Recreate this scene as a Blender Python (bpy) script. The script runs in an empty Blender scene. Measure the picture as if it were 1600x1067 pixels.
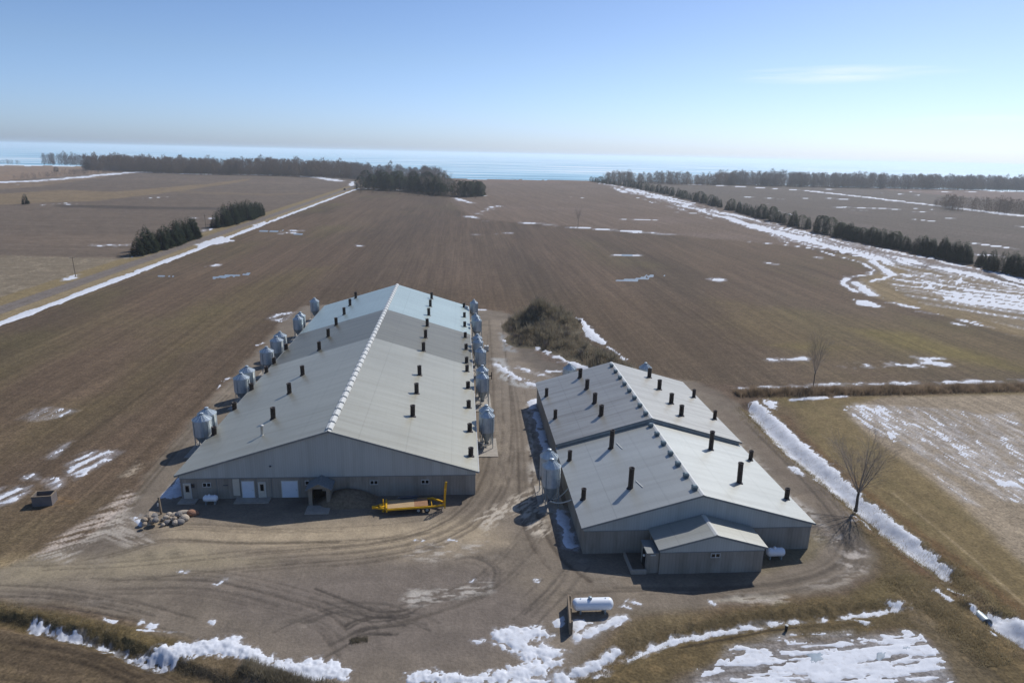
import bpy, math, random
import numpy as np
from mathutils import Vector, Matrix
random.seed(7)
S = bpy.context.scene
COL = S.collection
# ------------------------------------------------------------------ camera
H = 45.0; FPX = 1067.0; IW, IH = 1600.0, 1067.0
PITCH, YAW, ROLL = math.radians(15.326), math.radians(4.574), math.radians(1.27)
fwd = np.array([math.sin(YAW)*math.cos(PITCH), math.cos(YAW)*math.cos(PITCH), -math.sin(PITCH)])
r0 = np.array([math.cos(YAW), -math.sin(YAW), 0.0]); u0 = np.cross(r0, fwd)
cR = math.cos(ROLL)*r0 + math.sin(ROLL)*u0
cU = -math.sin(ROLL)*r0 + math.cos(ROLL)*u0
cam_d = bpy.data.cameras.new("camera"); cam = bpy.data.objects.new("camera", cam_d); COL.objects.link(cam)
cam_d.sensor_width = 36; cam_d.lens = 36*FPX/IW; cam_d.clip_start = 0.5; cam_d.clip_end = 80000
cam.matrix_world = Matrix(((cR[0], cU[0], -fwd[0], 0), (cR[1], cU[1], -fwd[1], 0), (cR[2], cU[2], -fwd[2], H), (0, 0, 0, 1)))
S.camera = cam
# ------------------------------------------------------------------ sky, sun, exposure
SUN_EL, SUN_AZ = math.radians(45), math.radians(44)     # azimuth from +Y towards +X
W = bpy.data.worlds.new("World"); S.world = W; W.use_nodes = True
wt = W.node_tree; wt.nodes.clear()
sky = wt.nodes.new('ShaderNodeTexSky'); sky.sky_type = 'NISHITA'; sky.sun_disc = False
sky.sun_elevation = SUN_EL; sky.sun_rotation = SUN_AZ; sky.altitude = 150; sky.air_density = 0.8; sky.dust_density = 0.8; sky.ozone_density = 1.0
bg = wt.nodes.new('ShaderNodeBackground'); bg.inputs[1].default_value = 0.108
wo = wt.nodes.new('ShaderNodeOutputWorld')
# thin high cirrus wisps, fixed to sky directions
tc = wt.nodes.new('ShaderNodeTexCoord'); 
mp = wt.nodes.new('ShaderNodeMapping'); mp.inputs['Scale'].default_value = (5, 5, 75); mp.inputs['Rotation'].default_value = (math.radians(1.5), 0, 0)
nz = wt.nodes.new('ShaderNodeTexNoise'); nz.inputs['Scale'].default_value = 1.0; nz.inputs['Detail'].default_value = 7; nz.inputs['Roughness'].default_value = .6
cr = wt.nodes.new('ShaderNodeValToRGB'); cr.color_ramp.elements[0].position = 0.44; cr.color_ramp.elements[1].position = 0.80
cr.color_ramp.elements[1].color = (.6, .6, .6, 1)
mx = wt.nodes.new('ShaderNodeMixRGB'); mx.blend_type = 'MIX'; mx.inputs[2].default_value = (9.0, 9.2, 9.6, 1)
# restrict wisps to two sky areas
def sky_patch(az, el, waz, wel):
    d = Vector((math.sin(az)*math.cos(el), math.cos(az)*math.cos(el), math.sin(el)))
    side = Vector((math.cos(az), -math.sin(az), 0)); upv = side.cross(d)
    def dotn(v):
        n = wt.nodes.new('ShaderNodeVectorMath'); n.operation = 'DOT_PRODUCT'; n.inputs[1].default_value = v
        wt.links.new(tc.outputs['Generated'], n.inputs[0]); return n.outputs['Value']
    def m(op, a, b=None):
        n = wt.nodes.new('ShaderNodeMath'); n.operation = op
        for i, q in enumerate((a, b)):
            if q is None: continue
            if isinstance(q, (int, float)): n.inputs[i].default_value = q
            else: wt.links.new(q, n.inputs[i])
        return n.outputs[0]
    a = m('DIVIDE', dotn(side), waz); b = m('DIVIDE', dotn(upv), wel)
    r = m('ADD', m('MULTIPLY', a, a), m('MULTIPLY', b, b))
    q = m('SUBTRACT', 1.0, r); n = wt.nodes.new('ShaderNodeMath'); n.operation = 'MAXIMUM'; wt.links.new(q, n.inputs[0]); n.inputs[1].default_value = 0
    return n.outputs[0], m
def dir_of(u, v):
    d = cR*(u-800)/FPX - cU*(v-533.5)/FPX + fwd; d = d/np.linalg.norm(d)
    return math.atan2(d[0], d[1]), math.asin(d[2])
p1_, m_ = sky_patch(*dir_of(1310, 117), .15, .012)
p2_, _ = sky_patch(*dir_of(1530, 190), .12, .009)
p3_, _ = sky_patch(*dir_of(985, 103), .04, .006)
msk = m_('ADD', m_('ADD', p1_, m_('MULTIPLY', p2_, .7)), m_('MULTIPLY', p3_, .35))
wt.links.new(tc.outputs['Generated'], mp.inputs[0]); wt.links.new(mp.outputs[0], nz.inputs[0])
wt.links.new(nz.outputs[0], cr.inputs[0])
fac = m_('MULTIPLY', m_('MULTIPLY', cr.outputs[0], msk), 1.1)
wt.links.new(fac, mx.inputs[0]); 
tint = wt.nodes.new('ShaderNodeVectorMath'); tint.operation = 'MULTIPLY'; 
sz = wt.nodes.new('ShaderNodeSeparateXYZ'); wt.links.new(tc.outputs['Generated'], sz.inputs[0])
tr_ = wt.nodes.new('ShaderNodeValToRGB'); wt.links.new(sz.outputs[2], tr_.inputs[0])   # cool March air: white blue at the horizon, deeper above
tr_.color_ramp.elements[0].position = 0; tr_.color_ramp.elements[0].color = (.54, .675, 1.02, 1); tr_.color_ramp.elements[1].position = .30; tr_.color_ramp.elements[1].color = (.475, .575, .73, 1)
e_ = tr_.color_ramp.elements.new(.045); e_.color = (.55, .665, .93, 1); e_ = tr_.color_ramp.elements.new(.12); e_.color = (.555, .645, .80, 1)
tm = wt.nodes.new('ShaderNodeVectorMath'); tm.operation = 'SCALE'; tm.inputs['Scale'].default_value = 1.30; wt.links.new(tr_.outputs[0], tm.inputs[0]); wt.links.new(tm.outputs[0], tint.inputs[1])
wt.links.new(sky.outputs[0], tint.inputs[0]); wt.links.new(tint.outputs[0], mx.inputs[1])
wt.links.new(mx.outputs[0], bg.inputs[0]); wt.links.new(bg.outputs[0], wo.inputs[0])
sd = bpy.data.lights.new("sun", 'SUN'); sun = bpy.data.objects.new("sun", sd); COL.objects.link(sun)
sd.energy = 3.6; sd.angle = math.radians(.53); sd.color = (1, .965, .92)
sdir = Vector((math.sin(SUN_AZ)*math.cos(SUN_EL), math.cos(SUN_AZ)*math.cos(SUN_EL), math.sin(SUN_EL)))
sun.rotation_euler = sdir.to_track_quat('Z', 'Y').to_euler(); sun.location = (60, 60, 200)
S.view_settings.view_transform = 'Standard'; S.view_settings.look = 'None'; S.view_settings.exposure = 0.15; S.view_settings.gamma = 1
S.cycles.volume_bounces = 2

# ------------------------------------------------------------------ helpers
def G(u, v, z=0.0):
    u = np.asarray(u, float); v = np.asarray(v, float)
    d = cR*((u-800)/FPX)[..., None] - cU*((v-533.5)/FPX)[..., None] + fwd
    t = (z-H)/d[..., 2]
    return d*t[..., None] + np.array([0, 0, H])
def g2(u, v, z=0.0):
    p = G(u, v, z); return float(p[0]), float(p[1])
def hor(u): return 239.2 + (u-718)*0.02217
def lin(c):
    c = np.asarray(c, float)/255.; return np.where(c <= .04045, c/12.92, ((c+.055)/1.055)**2.4)
def L3(*c): return tuple(float(x) for x in lin(c))
def hsh(ix, iy, seed):
    h = (ix.astype(np.int64)*374761393 + iy.astype(np.int64)*668265263 + seed*2147483647) & 0xFFFFFFFF
    h = ((h ^ (h >> 13))*1274126177) & 0xFFFFFFFF
    return ((h ^ (h >> 16)) & 0xFFFF)/65535.0
def vnoise(x, y, seed=0):
    x = np.asarray(x, float); y = np.asarray(y, float)
    ix = np.floor(x); iy = np.floor(y); fx = x-ix; fy = y-iy
    fx = fx*fx*(3-2*fx); fy = fy*fy*(3-2*fy)
    a = hsh(ix, iy, seed); b = hsh(ix+1, iy, seed); c = hsh(ix, iy+1, seed); d = hsh(ix+1, iy+1, seed)
    return (a+(b-a)*fx)*(1-fy)+(c+(d-c)*fx)*fy
def fbm(x, y, seed=0, o=4, g=.55):
    s = 0; a = 1; t = 0
    for k in range(o):
        s = s + a*vnoise(x*(2**k)+17.3*k, y*(2**k)-9.1*k, seed+k*13); t += a; a *= g
    return s/t*2-1        # about -1..1
def tag(o, label=None, cat=None, group=None, kind=None):
    if label: o['label'] = label
    if cat: o['category'] = cat
    if group: o['group'] = group
    if kind: o['kind'] = kind
    return o
def empty(name, loc=(0, 0, 0), rz=0, **k):
    o = bpy.data.objects.new(name, None); COL.objects.link(o); o.location = loc; o.rotation_euler = (0, 0, rz); o.empty_display_size = .3
    return tag(o, **k)
class MB:
    def __init__(s): s.v = []; s.f = []; s.sm = []
    def add(s, vs, fs, smooth=False):
        n = len(s.v); s.v += [tuple(p) for p in vs]; s.f += [tuple(i+n for i in f) for f in fs]; s.sm += [smooth]*len(fs)
    def box(s, x0, x1, y0, y1, z0, z1):
        s.add([(x0,y0,z0),(x1,y0,z0),(x1,y1,z0),(x0,y1,z0),(x0,y0,z1),(x1,y0,z1),(x1,y1,z1),(x0,y1,z1)],
              [(0,3,2,1),(4,5,6,7),(0,1,5,4),(1,2,6,5),(2,3,7,6),(3,0,4,7)]); return s
    def tube(s, a, b, r0, r1=None, n=6, cap=True, smooth=True):
        r1 = r0 if r1 is None else r1; a = Vector(a); b = Vector(b); d = (b-a).normalized()
        x = d.orthogonal().normalized(); y = d.cross(x)
        vs = [a+(x*math.cos(2*math.pi*i/n)+y*math.sin(2*math.pi*i/n))*r0 for i in range(n)] + [b+(x*math.cos(2*math.pi*i/n)+y*math.sin(2*math.pi*i/n))*r1 for i in range(n)]
        s.add(vs, [(i, (i+1) % n, n+(i+1) % n, n+i) for i in range(n)], smooth)
        if cap: s.add(vs, [tuple(range(n-1, -1, -1)), tuple(range(n, 2*n))])
        return s
    def path(s, pts, r, n=6):
        for a, b in zip(pts, pts[1:]): s.tube(a, b, r, n=n)
        return s
    def lathe(s, prof, n=20, c=(0, 0, 0), smooth=True, axis='z'):
        vs = []
        for (r, z) in prof:
            for i in range(n):
                a = 2*math.pi*i/n
                if axis == 'z': vs.append((c[0]+r*math.cos(a), c[1]+r*math.sin(a), c[2]+z))
                else: vs.append((c[0]+z, c[1]+r*math.cos(a), c[2]+r*math.sin(a)))
        fs = [(k*n+i, k*n+(i+1) % n, (k+1)*n+(i+1) % n, (k+1)*n+i) for k in range(len(prof)-1) for i in range(n)]
        s.add(vs, fs, smooth); return s
    def beam(s, a, b, w, h):
        a = Vector(a); b = Vector(b); d = (b-a).normalized(); up = Vector((0, 0, 1))
        if abs(d.z) > .95: up = Vector((0, 1, 0))
        x = d.cross(up).normalized()*w/2; y = x.cross(d).normalized()*h/2
        vs = [a-x-y, a+x-y, a+x+y, a-x+y, b-x-y, b+x-y, b+x+y, b-x+y]
        s.add(vs, [(3,2,1,0),(4,5,6,7),(0,1,5,4),(1,2,6,5),(2,3,7,6),(3,0,4,7)]); return s
    def build(s, name, mat, parent=None, mesh_only=False):
        m = bpy.data.meshes.new(name); m.from_pydata(s.v, [], s.f)
        m.polygons.foreach_set('use_smooth', s.sm); m.materials.append(mat); m.update()
        if mesh_only: return m
        return link(name, m, parent)
def link(name, m, parent=None):
    o = bpy.data.objects.new(name, m); COL.objects.link(o)
    if parent: o.parent = parent
    return o
def copy_tree(o, parent=None):
    c = o.copy(); COL.objects.link(c); c.parent = parent
    for ch in list(o.children): copy_tree(ch, c)
    return c
# ------------------------------------------------------------------ materials
def nd(t, typ, **k):
    n = t.nodes.new(typ)
    for a, b in k.items():
        if a in n.inputs: n.inputs[a].default_value = b
        else: setattr(n, a, b)
    return n
def mat(name, col, rough=.6, metal=0, var=.12, sc=1.5, bump=0, bsc=20, stretch=(1, 1, 1), spec=.4, streak=0, fine=0):
    m = bpy.data.materials.new(name); m.use_nodes = True; t = m.node_tree; p = t.nodes['Principled BSDF']
    p.inputs['Roughness'].default_value = rough; p.inputs['Metallic'].default_value = metal
    p.inputs['Specular IOR Level'].default_value = spec
    co = nd(t, 'ShaderNodeTexCoord'); mp = nd(t, 'ShaderNodeMapping', Scale=stretch); t.links.new(co.outputs['Object'], mp.inputs[0])
    n = nd(t, 'ShaderNodeTexNoise', Scale=sc, Detail=6.0, Roughness=.6); t.links.new(mp.outputs[0], n.inputs[0])
    mr = nd(t, 'ShaderNodeMapRange'); mr.inputs['From Min'].default_value = .3; mr.inputs['From Max'].default_value = .7
    mr.inputs['To Min'].default_value = 1-var; mr.inputs['To Max'].default_value = 1+var; t.links.new(n.outputs[0], mr.inputs[0])
    v = nd(t, 'ShaderNodeVectorMath', operation='SCALE'); v.inputs[0].default_value = col[:3]; t.links.new(mr.outputs[0], v.inputs['Scale'])
    t.links.new(v.outputs[0], p.inputs['Base Color'])
    if bump:
        n2 = nd(t, 'ShaderNodeTexNoise', Scale=bsc, Detail=4.0); t.links.new(co.outputs['Object'], n2.inputs[0])
        b = nd(t, 'ShaderNodeBump', Strength=bump); t.links.new(n2.outputs[0], b.inputs['Height']); t.links.new(b.outputs[0], p.inputs['Normal'])
    return m
def panel_mat(name, col, axis, width=.91, rough=.45, metal=.0, var=.05, rib=.3, dirt=(.12, .10, .08), dirt_amt=.25, down=(1, 1, 1), spec=.5):
    """ribbed sheet-metal cladding: panels across `axis` (0=X, 1=Y), ribs every width/4"""
    m = bpy.data.materials.new(name); m.use_nodes = True; t = m.node_tree; p = t.nodes['Principled BSDF']
    p.inputs['Roughness'].default_value = rough; p.inputs['Metallic'].default_value = metal; p.inputs['Specular IOR Level'].default_value = spec
    co = nd(t, 'ShaderNodeTexCoord'); sp = nd(t, 'ShaderNodeSeparateXYZ'); t.links.new(co.outputs['Object'], sp.inputs[0])
    def M(op, a, b=None, c=None):
        n = nd(t, 'ShaderNodeMath', operation=op)
        for i, q in enumerate((a, b, c)):
            if q is None: continue
            if isinstance(q, (int, float)): n.inputs[i].default_value = q
            else: t.links.new(q, n.inputs[i])
        return n.outputs[0]
    a = sp.outputs[axis]
    pid = M('FLOOR', M('DIVIDE', a, width)); wn = nd(t, 'ShaderNodeTexWhiteNoise', noise_dimensions='1D'); t.links.new(pid, wn.inputs['W'])
    pv = M('MULTIPLY_ADD', wn.outputs['Value'], var*2, 1-var)
    mp = nd(t, 'ShaderNodeMapping', Scale=down); t.links.new(co.outputs['Object'], mp.inputs[0])
    n = nd(t, 'ShaderNodeTexNoise', Scale=.5, Detail=8.0, Roughness=.65); t.links.new(mp.outputs[0], n.inputs[0])
    n3 = nd(t, 'ShaderNodeTexNoise', Scale=.06, Detail=3.0); t.links.new(co.outputs['Object'], n3.inputs[0])
    pv2 = M('MULTIPLY', pv, M('MULTIPLY_ADD', n3.outputs[0], .35, .83))
    fr = M('FRACT', M('DIVIDE', a, width/3)); rb = M('LESS_THAN', fr, .16)
    pv3 = M('MULTIPLY', pv2, M('MULTIPLY_ADD', rb, -.13, 1.0))
    # screw lines every purlin and one sheet lap per slope
    o_ax = sp.outputs[1-axis]; fp = M('FRACT', M('DIVIDE', o_ax, 1.25)); sl = M('LESS_THAN', fp, .07)
    pv3 = M('MULTIPLY', pv3, M('MULTIPLY_ADD', sl, -.05 if axis == 1 else 0, 1.0))
    fl = M('FRACT', M('DIVIDE', M('ADD', M('ABSOLUTE', o_ax), 2.3), 6.1)); lp = M('LESS_THAN', fl, .018); pv3 = M('MULTIPLY', pv3, M('MULTIPLY_ADD', lp, -.12 if axis == 1 else 0, 1.0))
    v = nd(t, 'ShaderNodeVectorMath', operation='SCALE'); v.inputs[0].default_value = col[:3]; t.links.new(pv3, v.inputs['Scale'])
    mx = nd(t, 'ShaderNodeMixRGB'); mx.inputs[2].default_value = (*dirt, 1)
    mr = nd(t, 'ShaderNodeMapRange'); mr.inputs['From Min'].default_value = .45; mr.inputs['From Max'].default_value = .8; mr.inputs['To Max'].default_value = dirt_amt
    t.links.new(n.outputs[0], mr.inputs[0]); t.links.new(mr.outputs[0], mx.inputs[0]); t.links.new(v.outputs[0], mx.inputs[1])
    t.links.new(mx.outputs[0], p.inputs['Base Color'])
    hp = M('PINGPONG', fr, .5); b = nd(t, 'ShaderNodeBump', Strength=rib, Distance=.05); t.links.new(M('POWER', hp, 3.0), b.inputs['Height']); t.links.new(b.outputs[0], p.inputs['Normal'])
    return m
# ------------------------------------------------------------------ ground sheet
US = np.arange(-420, 2021, 2.0); SS = np.concatenate([np.arange(14, 100, 1.0), np.arange(100, 860, 1.8), np.arange(862, 1300, 12.0)])
UU, SG = np.meshgrid(US, SS); VV = hor(UU)+SG
P0 = G(UU, VV); X = P0[..., 0]; Y = P0[..., 1]
NR, NC = X.shape
def pw(pts): return np.array([g2(*p) for p in pts])
def seg_dist(pts, closed, margin):
    """distance to a polyline and inside flag, evaluated only near it"""
    x0, y0 = pts.min(0)-margin; x1, y1 = pts.max(0)+margin
    sel = (X > x0) & (X < x1) & (Y > y0) & (Y < y1)
    x = X[sel]; y = Y[sel]; d = np.full(x.shape, 1e9); ins = np.zeros(x.shape, bool)
    q = np.vstack([pts, pts[:1]]) if closed else pts
    for (ax, ay), (bx, by) in zip(q[:-1], q[1:]):
        dx, dy = bx-ax, by-ay; L = dx*dx+dy*dy+1e-9
        t = np.clip(((x-ax)*dx+(y-ay)*dy)/L, 0, 1); d = np.minimum(d, np.hypot(x-ax-t*dx, y-ay-t*dy))
        if closed:
            c = ((ay > y) != (by > y)) & (x < (bx-ax)*(y-ay)/(by-ay+1e-12)+ax); ins ^= c
    return sel, np.where(ins, d, -d) if closed else d
def poly(pts, soft=1.0, amp=.6, sc=2.0, seed=1, world=False):
    w = np.array(pts, float) if world else pw(pts); sel, d = seg_dist(w, True, soft+amp+1)
    out = np.zeros(X.shape); n = fbm(X[sel]/sc, Y[sel]/sc, seed)*amp
    t = np.clip((d+n)/soft*.5+.5, 0, 1); out[sel] = t*t*(3-2*t); return out
def line(pts, w, soft=.3, amp=.2, sc=1.0, seed=2, world=False):
    q = np.array(pts, float) if world else pw(pts); sel, d = seg_dist(q, False, w+soft+amp+1)
    out = np.zeros(X.shape); n = fbm(X[sel]/sc, Y[sel]/sc, seed)*amp
    t = np.clip((w/2-d+n)/soft*.5+.5, 0, 1); out[sel] = t*t*(3-2*t); return out
def ndist(pts, R):
    q = pw(pts); sel, d = seg_dist(q, False, R); out = np.full(X.shape, R*1.0); out[sel] = np.minimum(d, R); return out
def smooth(t): t = np.clip(t, 0, 1); return t*t*(3-2*t)
# --- heights: ditches, soil relief, the drop at the lake
def coast_s(u): return np.interp(u, [-500, 0, 200, 500, 740, 930, 1300, 1600, 2100], [36, 35, 33, 36, 40, 38, 39, 40, 40])
D_RIGHT = [(1172,636),(1205,672),(1240,705),(1290,745),(1340,787),(1385,828),(1440,865),(1490,902),(1540,950),(1570,976),(1620,1010),(1700,1060)]
D_LEFT = [(-150,955),(0,966),(60,980),(120,993),(170,1006),(215,1028),(262,1042),(320,1060),(400,1085),(500,1110)]
D_MID = [(780,1105),(850,1078),(910,1056),(965,1028),(1041,1000),(1100,989),(1160,979),(1222,969),(1300,963),(1400,950)]
dR = ndist(D_RIGHT, 5); dL = ndist(D_LEFT, 4); dM = ndist(D_MID, 4)
Z = 0.05*fbm(X/9, Y/9, 5)+.03*fbm(X/1.3, Y/1.3, 6, 3)*(Y < 260)
jit = fbm(X/2, Y/2, 9, 3)*.35
Z -= 1.1*smooth(1-(dR+jit)/2.6); Z -= .8*smooth(1-(dL+jit)/1.5); Z -= .35*smooth(1-(dM+jit)/1.6)
Z += 1.0*poly([(1498,925),(1530,918),(1560,950),(1545,962),(1505,945)], .8, .2)
berm = poly([(0,948),(80,955),(200,985),(260,1010),(200,1010),(100,983),(0,962)], 1.5, .5)+poly([(985,1000),(1100,962),(1250,945),(1400,930),(1410,942),(1300,955),(1160,968),(1040,990)], 1.2, .4)
Z += .25*berm*(1+fbm(X/.8, Y/.8, 31))
# field furrows, real relief near the camera
def rot(dirx, diry):
    n = math.hypot(dirx, diry); dx, dy = dirx/n, diry/n; return X*dx+Y*dy, -X*dy+Y*dx     # along, across
def dirpx(a, b): p = g2(*a); q = g2(*b); return q[0]-p[0], q[1]-p[1]
# --- field regions
ROWS_A = Y.copy(); ROWS_C = X.copy()          # along / across rows (default: along Y)
def set_rows(m, dr):
    a, c = rot(*dr); k = m > .5; ROWS_A[k] = a[k]; ROWS_C[k] = c[k]
ALB = np.zeros((NR, NC, 3)); ALB[:] = lin((100, 85, 68))
CLASS = np.zeros((NR, NC), int)            # 0 field 1 yard 2 road 3 verge 4 stubble
def paint(m, rgb, cls=None):
    m3 = m[..., None]; ALB[:] = ALB*(1-m3)+lin(rgb)*m3
    if cls is not None: CLASS[m > .5] = cls
def paint2(m, rgb, k=1.0):
    m3 = (m*k)[..., None]; ALB[:] = ALB*(1-m3)+lin(rgb)*m3
conif_dir = dirpx((1000,297),(1500,412))
# broad tone variation of the main field (moister / greener bands)
paint2(smooth(fbm(X/28, Y/140, 41, 4)*1.2+.3), (80, 70, 56), .75)
paint2(smooth(fbm(X/60, Y/90, 42, 4)*1.3), (112, 98, 78), .6)
paint2(smooth(fbm(X/35, Y/60, 43, 4)*1.5-.1), (102, 96, 60), .45)
m = poly([(370,455),(420,440),(800,452),(1120,470),(1300,540),(1100,580),(850,520),(780,482),(730,478),(500,465)], 14, 5, 20); paint2(m, (90, 76, 58), .45)
m = poly([(1130,470),(1400,500),(1600,530),(1800,560),(1800,610),(1300,560),(1150,530)], 10, 6, 14); paint2(m, (110, 98, 58), .35)
m = poly([(640,300),(750,300),(780,340),(1000,370),(900,440),(560,440),(500,400),(600,340)], 60, 20, 60); paint2(m, (92, 80, 70), .5)
def band(pts, rgb, k, soft=3, amp=2, sc=8, seed=3): paint2(poly(pts, soft, amp, sc, seed), rgb, k)
band([(330,470),(430,425),(520,415),(430,470),(300,560),(210,620),(60,700),(0,720),(0,690),(200,590)], (104, 96, 58), .35, 8, 5)
band([(1340,515),(1420,520),(1560,560),(1640,590),(1560,575),(1400,545)], (122, 112, 55), .5, 5, 3)
band([(1190,538),(1260,535),(1350,543),(1260,548)], (118, 108, 58), .4, 3, 2)
# far fields
FU = poly([(735,338),(775,345),(850,350),(1000,362),(1165,378),(1270,388),(1366,400),(1600,437),(1900,490),(1900,330),(1000,270),(925,270),(760,268),(700,290),(705,315)], 4, 3, 20)
set_rows(FU, dirpx((800,285),(1060,350))); paint(FU, (110, 96, 82)); paint2(FU*smooth(fbm(X/50, Y/50, 44)+.2), (122, 108, 98), .6)
RF = poly([(925,283),(1000,297),(1130,326),(1300,368),(1500,410),(1700,448),(2050,520),(2050,305),(1600,294),(1000,278)], 3, 2, 20)
set_rows(RF, dirpx((1160,292),(1600,338))); paint(RF, (96, 88, 78))
paint2(RF*smooth(fbm(X/90, Y/60, 45)*1.4), (108, 98, 90), .6)
m = poly([(1330,292),(1600,297),(1900,305),(1900,330),(1600,316),(1450,303)], 8, 8, 40); paint2(m, (128, 108, 98), .6)
CK = poly([(1290,395),(1366,405),(1480,425),(1620,455),(1800,490),(1800,560),(1600,523),(1430,480),(1360,463),(1330,445),(1345,432),(1372,424),(1345,408)], 2, 1.5, 6)
set_rows(CK, dirpx((1390,440),(1600,520))); paint(CK, (126, 112, 88), 4)
m = poly([(1350,440),(1395,415),(1425,418),(1385,440),(1420,465),(1500,485),(1600,515),(1700,545),(1700,555),(1500,500),(1400,475),(1345,455)], 1.5, 1, 5); paint2(m, (132, 115, 82), .8)
LF = poly([(-420,470),(-420,240),(0,245),(560,272),(548,292),(400,338),(200,402),(0,468),(-200,538)], 2, 1, 8)
set_rows(LF, (1, .12)); paint(LF, (106, 95, 82)); paint2(LF*smooth(fbm(X/160, Y/40, 46)*1.3), (120, 106, 90), .6)
for pts, c, k in [([(-300,300),(0,303),(100,297),(180,300),(330,287),(400,278),(380,284),(250,303),(150,314),(0,320),(-300,330)], (128, 112, 84), .85),
                  ([(-300,272),(0,285),(90,282),(170,272),(170,276),(60,292),(0,296),(-300,296)], (130, 114, 92), .75),
                  ([(-300,240),(0,253),(100,258),(220,266),(120,274),(0,283),(-300,280)], (140, 120, 98), .8),
                  ([(90,320),(200,322),(400,326),(400,329),(200,327),(90,324)], (70, 64, 58), .7),
                  ([(250,297),(420,303),(540,300),(420,306),(280,302)], (122, 108, 86), .6)]:
    paint2(poly(pts, 4, 5, 25), c, k)
ST = poly([(-420,398),(0,399),(130,402),(210,404),(60,453),(0,472),(-200,540),(-420,600)], 2, 1.5, 6)
set_rows(ST, (1, .1)); paint(ST, (126, 114, 94), 4); paint2(ST*smooth(fbm(X/1.6, Y/7, 47, 3)*2.2-.3), (150, 138, 116), .7)
# lake-edge strip
m = poly([(640,276),(760,279),(930,282),(930,286),(760,285),(640,284)], 10, 5, 30); paint2(m, (120, 100, 84), .6)
# road (runs along the field edge towards the lake)
ra = pw([(-300,585),(0,487.5),(113,448),(250,397),(400,343),(540,297),(556,292)])
rx = np.polyfit(ra[1:, 1], ra[1:, 0], 1)
def road_line(off, y0=20, y1=960): return [(rx[0]*y+rx[1]+off, y) for y in (y0, y1)]
VG = line(road_line(-1.0), 19, .8, .6, 4, world=True); paint(VG, (134, 118, 86), 3)
m = line(road_line(5.3), 4.5, .8, .6, 4, world=True); paint2(m, (150, 134, 106), .7)
RD = line(road_line(-.2), 6.4, .3, .12, 2, world=True); paint(RD, (112, 104, 100), 2)
for o in (-1.8, 1.6): paint2(line(road_line(o), .9, .5, .2, 5, world=True), (128, 120, 114), .5)
# right side: grass headland, stubble field
GR = poly([(1165,640),(1200,618),(1300,622),(1600,612),(1900,606),(1900,1200),(1700,1062),(1500,905),(1345,790),(1250,700)], 1.2, .6, 3); paint(GR, (124, 108, 76), 3)
paint2(GR*smooth(fbm(X/3, Y/5, 48)*1.3), (106, 96, 62), .6)
ST2 = poly([(1375,620),(1600,616),(2000,608),(2000,1100),(1720,960),(1600,880),(1510,795),(1440,740),(1385,700),(1335,662),(1318,640)], 1.6, .8, 4)
ST2D = dirpx((1451,730),(1560,800)); set_rows(ST2, ST2D); paint(ST2, (148, 134, 112), 4)
paint2(ST2*smooth(fbm(X/4, Y/6, 49)*1.2), (118, 104, 86), .7)
m = line([(1395,770),(1470,830),(1530,880),(1600,945),(1640,985)], .35, .2, .1); paint2(m, (160, 142, 112), .7)
m = line([(1230,665),(1320,735),(1395,775)], .35, .2, .1); paint2(m, (90, 72, 50), .5)
m = line([(1225,650),(1260,690),(1340,760),(1420,820),(1500,880),(1600,958),(1700,1040)], 1.6, .8, .8, 1.2); paint2(m, (104, 78, 52), .75)
m = line([(1165,640),(1200,690),(1260,745),(1330,800),(1400,860),(1480,925),(1540,985),(1640,1060)], 2.4, 1.0, .9, 1.2); paint2(m, (98, 74, 52), .8)
# bottom fields
BL = poly([(-300,975),(0,975),(110,998),(200,1030),(330,1070),(500,1130),(400,1300),(-400,1300)], .8, .4, 2); paint(BL, (92, 80, 62), 0); set_rows(BL, (1, -.25))
paint2(BL*smooth(fbm(X/2, Y/1.2, 50)*1.4), (112, 98, 72), .7)
BV = poly([(-300,938),(0,940),(100,955),(220,985),(290,1005),(230,1030),(110,990),(0,968),(-300,965)], 1.2, .8, 2); paint(BV, (104, 90, 60), 3)
BR = poly([(930,1300),(990,1090),(1080,1045),(1200,1000),(1300,985),(1430,985),(1470,1020),(1520,1130),(1560,1300)], .8, .5, 2); set_rows(BR, dirpx((1150,1030),(1380,1010))); paint(BR, (108, 98, 86), 4)
BW = poly([(960,1040),(1060,985),(1180,950),(1300,930),(1390,900),(1470,905),(1530,960),(1640,1060),(1700,1200),(1560,1300),(1500,1090),(1450,1000),(1400,985),(1200,1000),(1080,1045),(980,1095),(900,1300),(700,1300),(850,1080)], 1.5, 1, 2); paint(BW, (102, 88, 62), 3)
paint2(BW*smooth(fbm(X/1.5, Y/1.5, 51)*1.6), (132, 112, 78), .7)
paint2(poly([(1420,930),(1450,955),(1500,1010),(1560,1080),(1620,1200),(1560,1200),(1490,1060),(1440,985),(1400,960)], 2, 1.5, 2), (112, 100, 84), .6)
# farm yard and lanes
YD = poly([(-420,870),(-200,880),(0,890),(60,868),(120,848),(180,812),(215,770),(262,700),(330,625),(400,550),(440,505),(475,478),(640,470),(745,484),(785,486),(803,494),(812,530),(850,562),(930,590),(1030,588),(1090,598),(1130,612),(1170,645),(1250,725),(1320,790),(1352,830),(1372,870),(1350,905),(1300,925),(1200,938),(1080,950),(1000,962),(960,985),(900,1040),(820,1110),(600,1200),(430,1150),(400,1060),(380,1010),(300,1000),(200,975),(120,950),(0,935),(-420,925)], 1.4, 1.1, 4); paint(YD, (128, 114, 97), 1)
yn = fbm(X/7, Y/7, 52); paint2(YD*smooth(yn*1.3+.1), (112, 99, 86), .75); paint2(YD*smooth(fbm(X/11, Y/5, 53)*1.6-.2), (148, 131, 108), .8)
band([(235,815),(420,818),(640,810),(760,812),(800,850),(600,870),(400,860),(250,850)], (182, 160, 122), .75, 2.5, 2)
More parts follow.
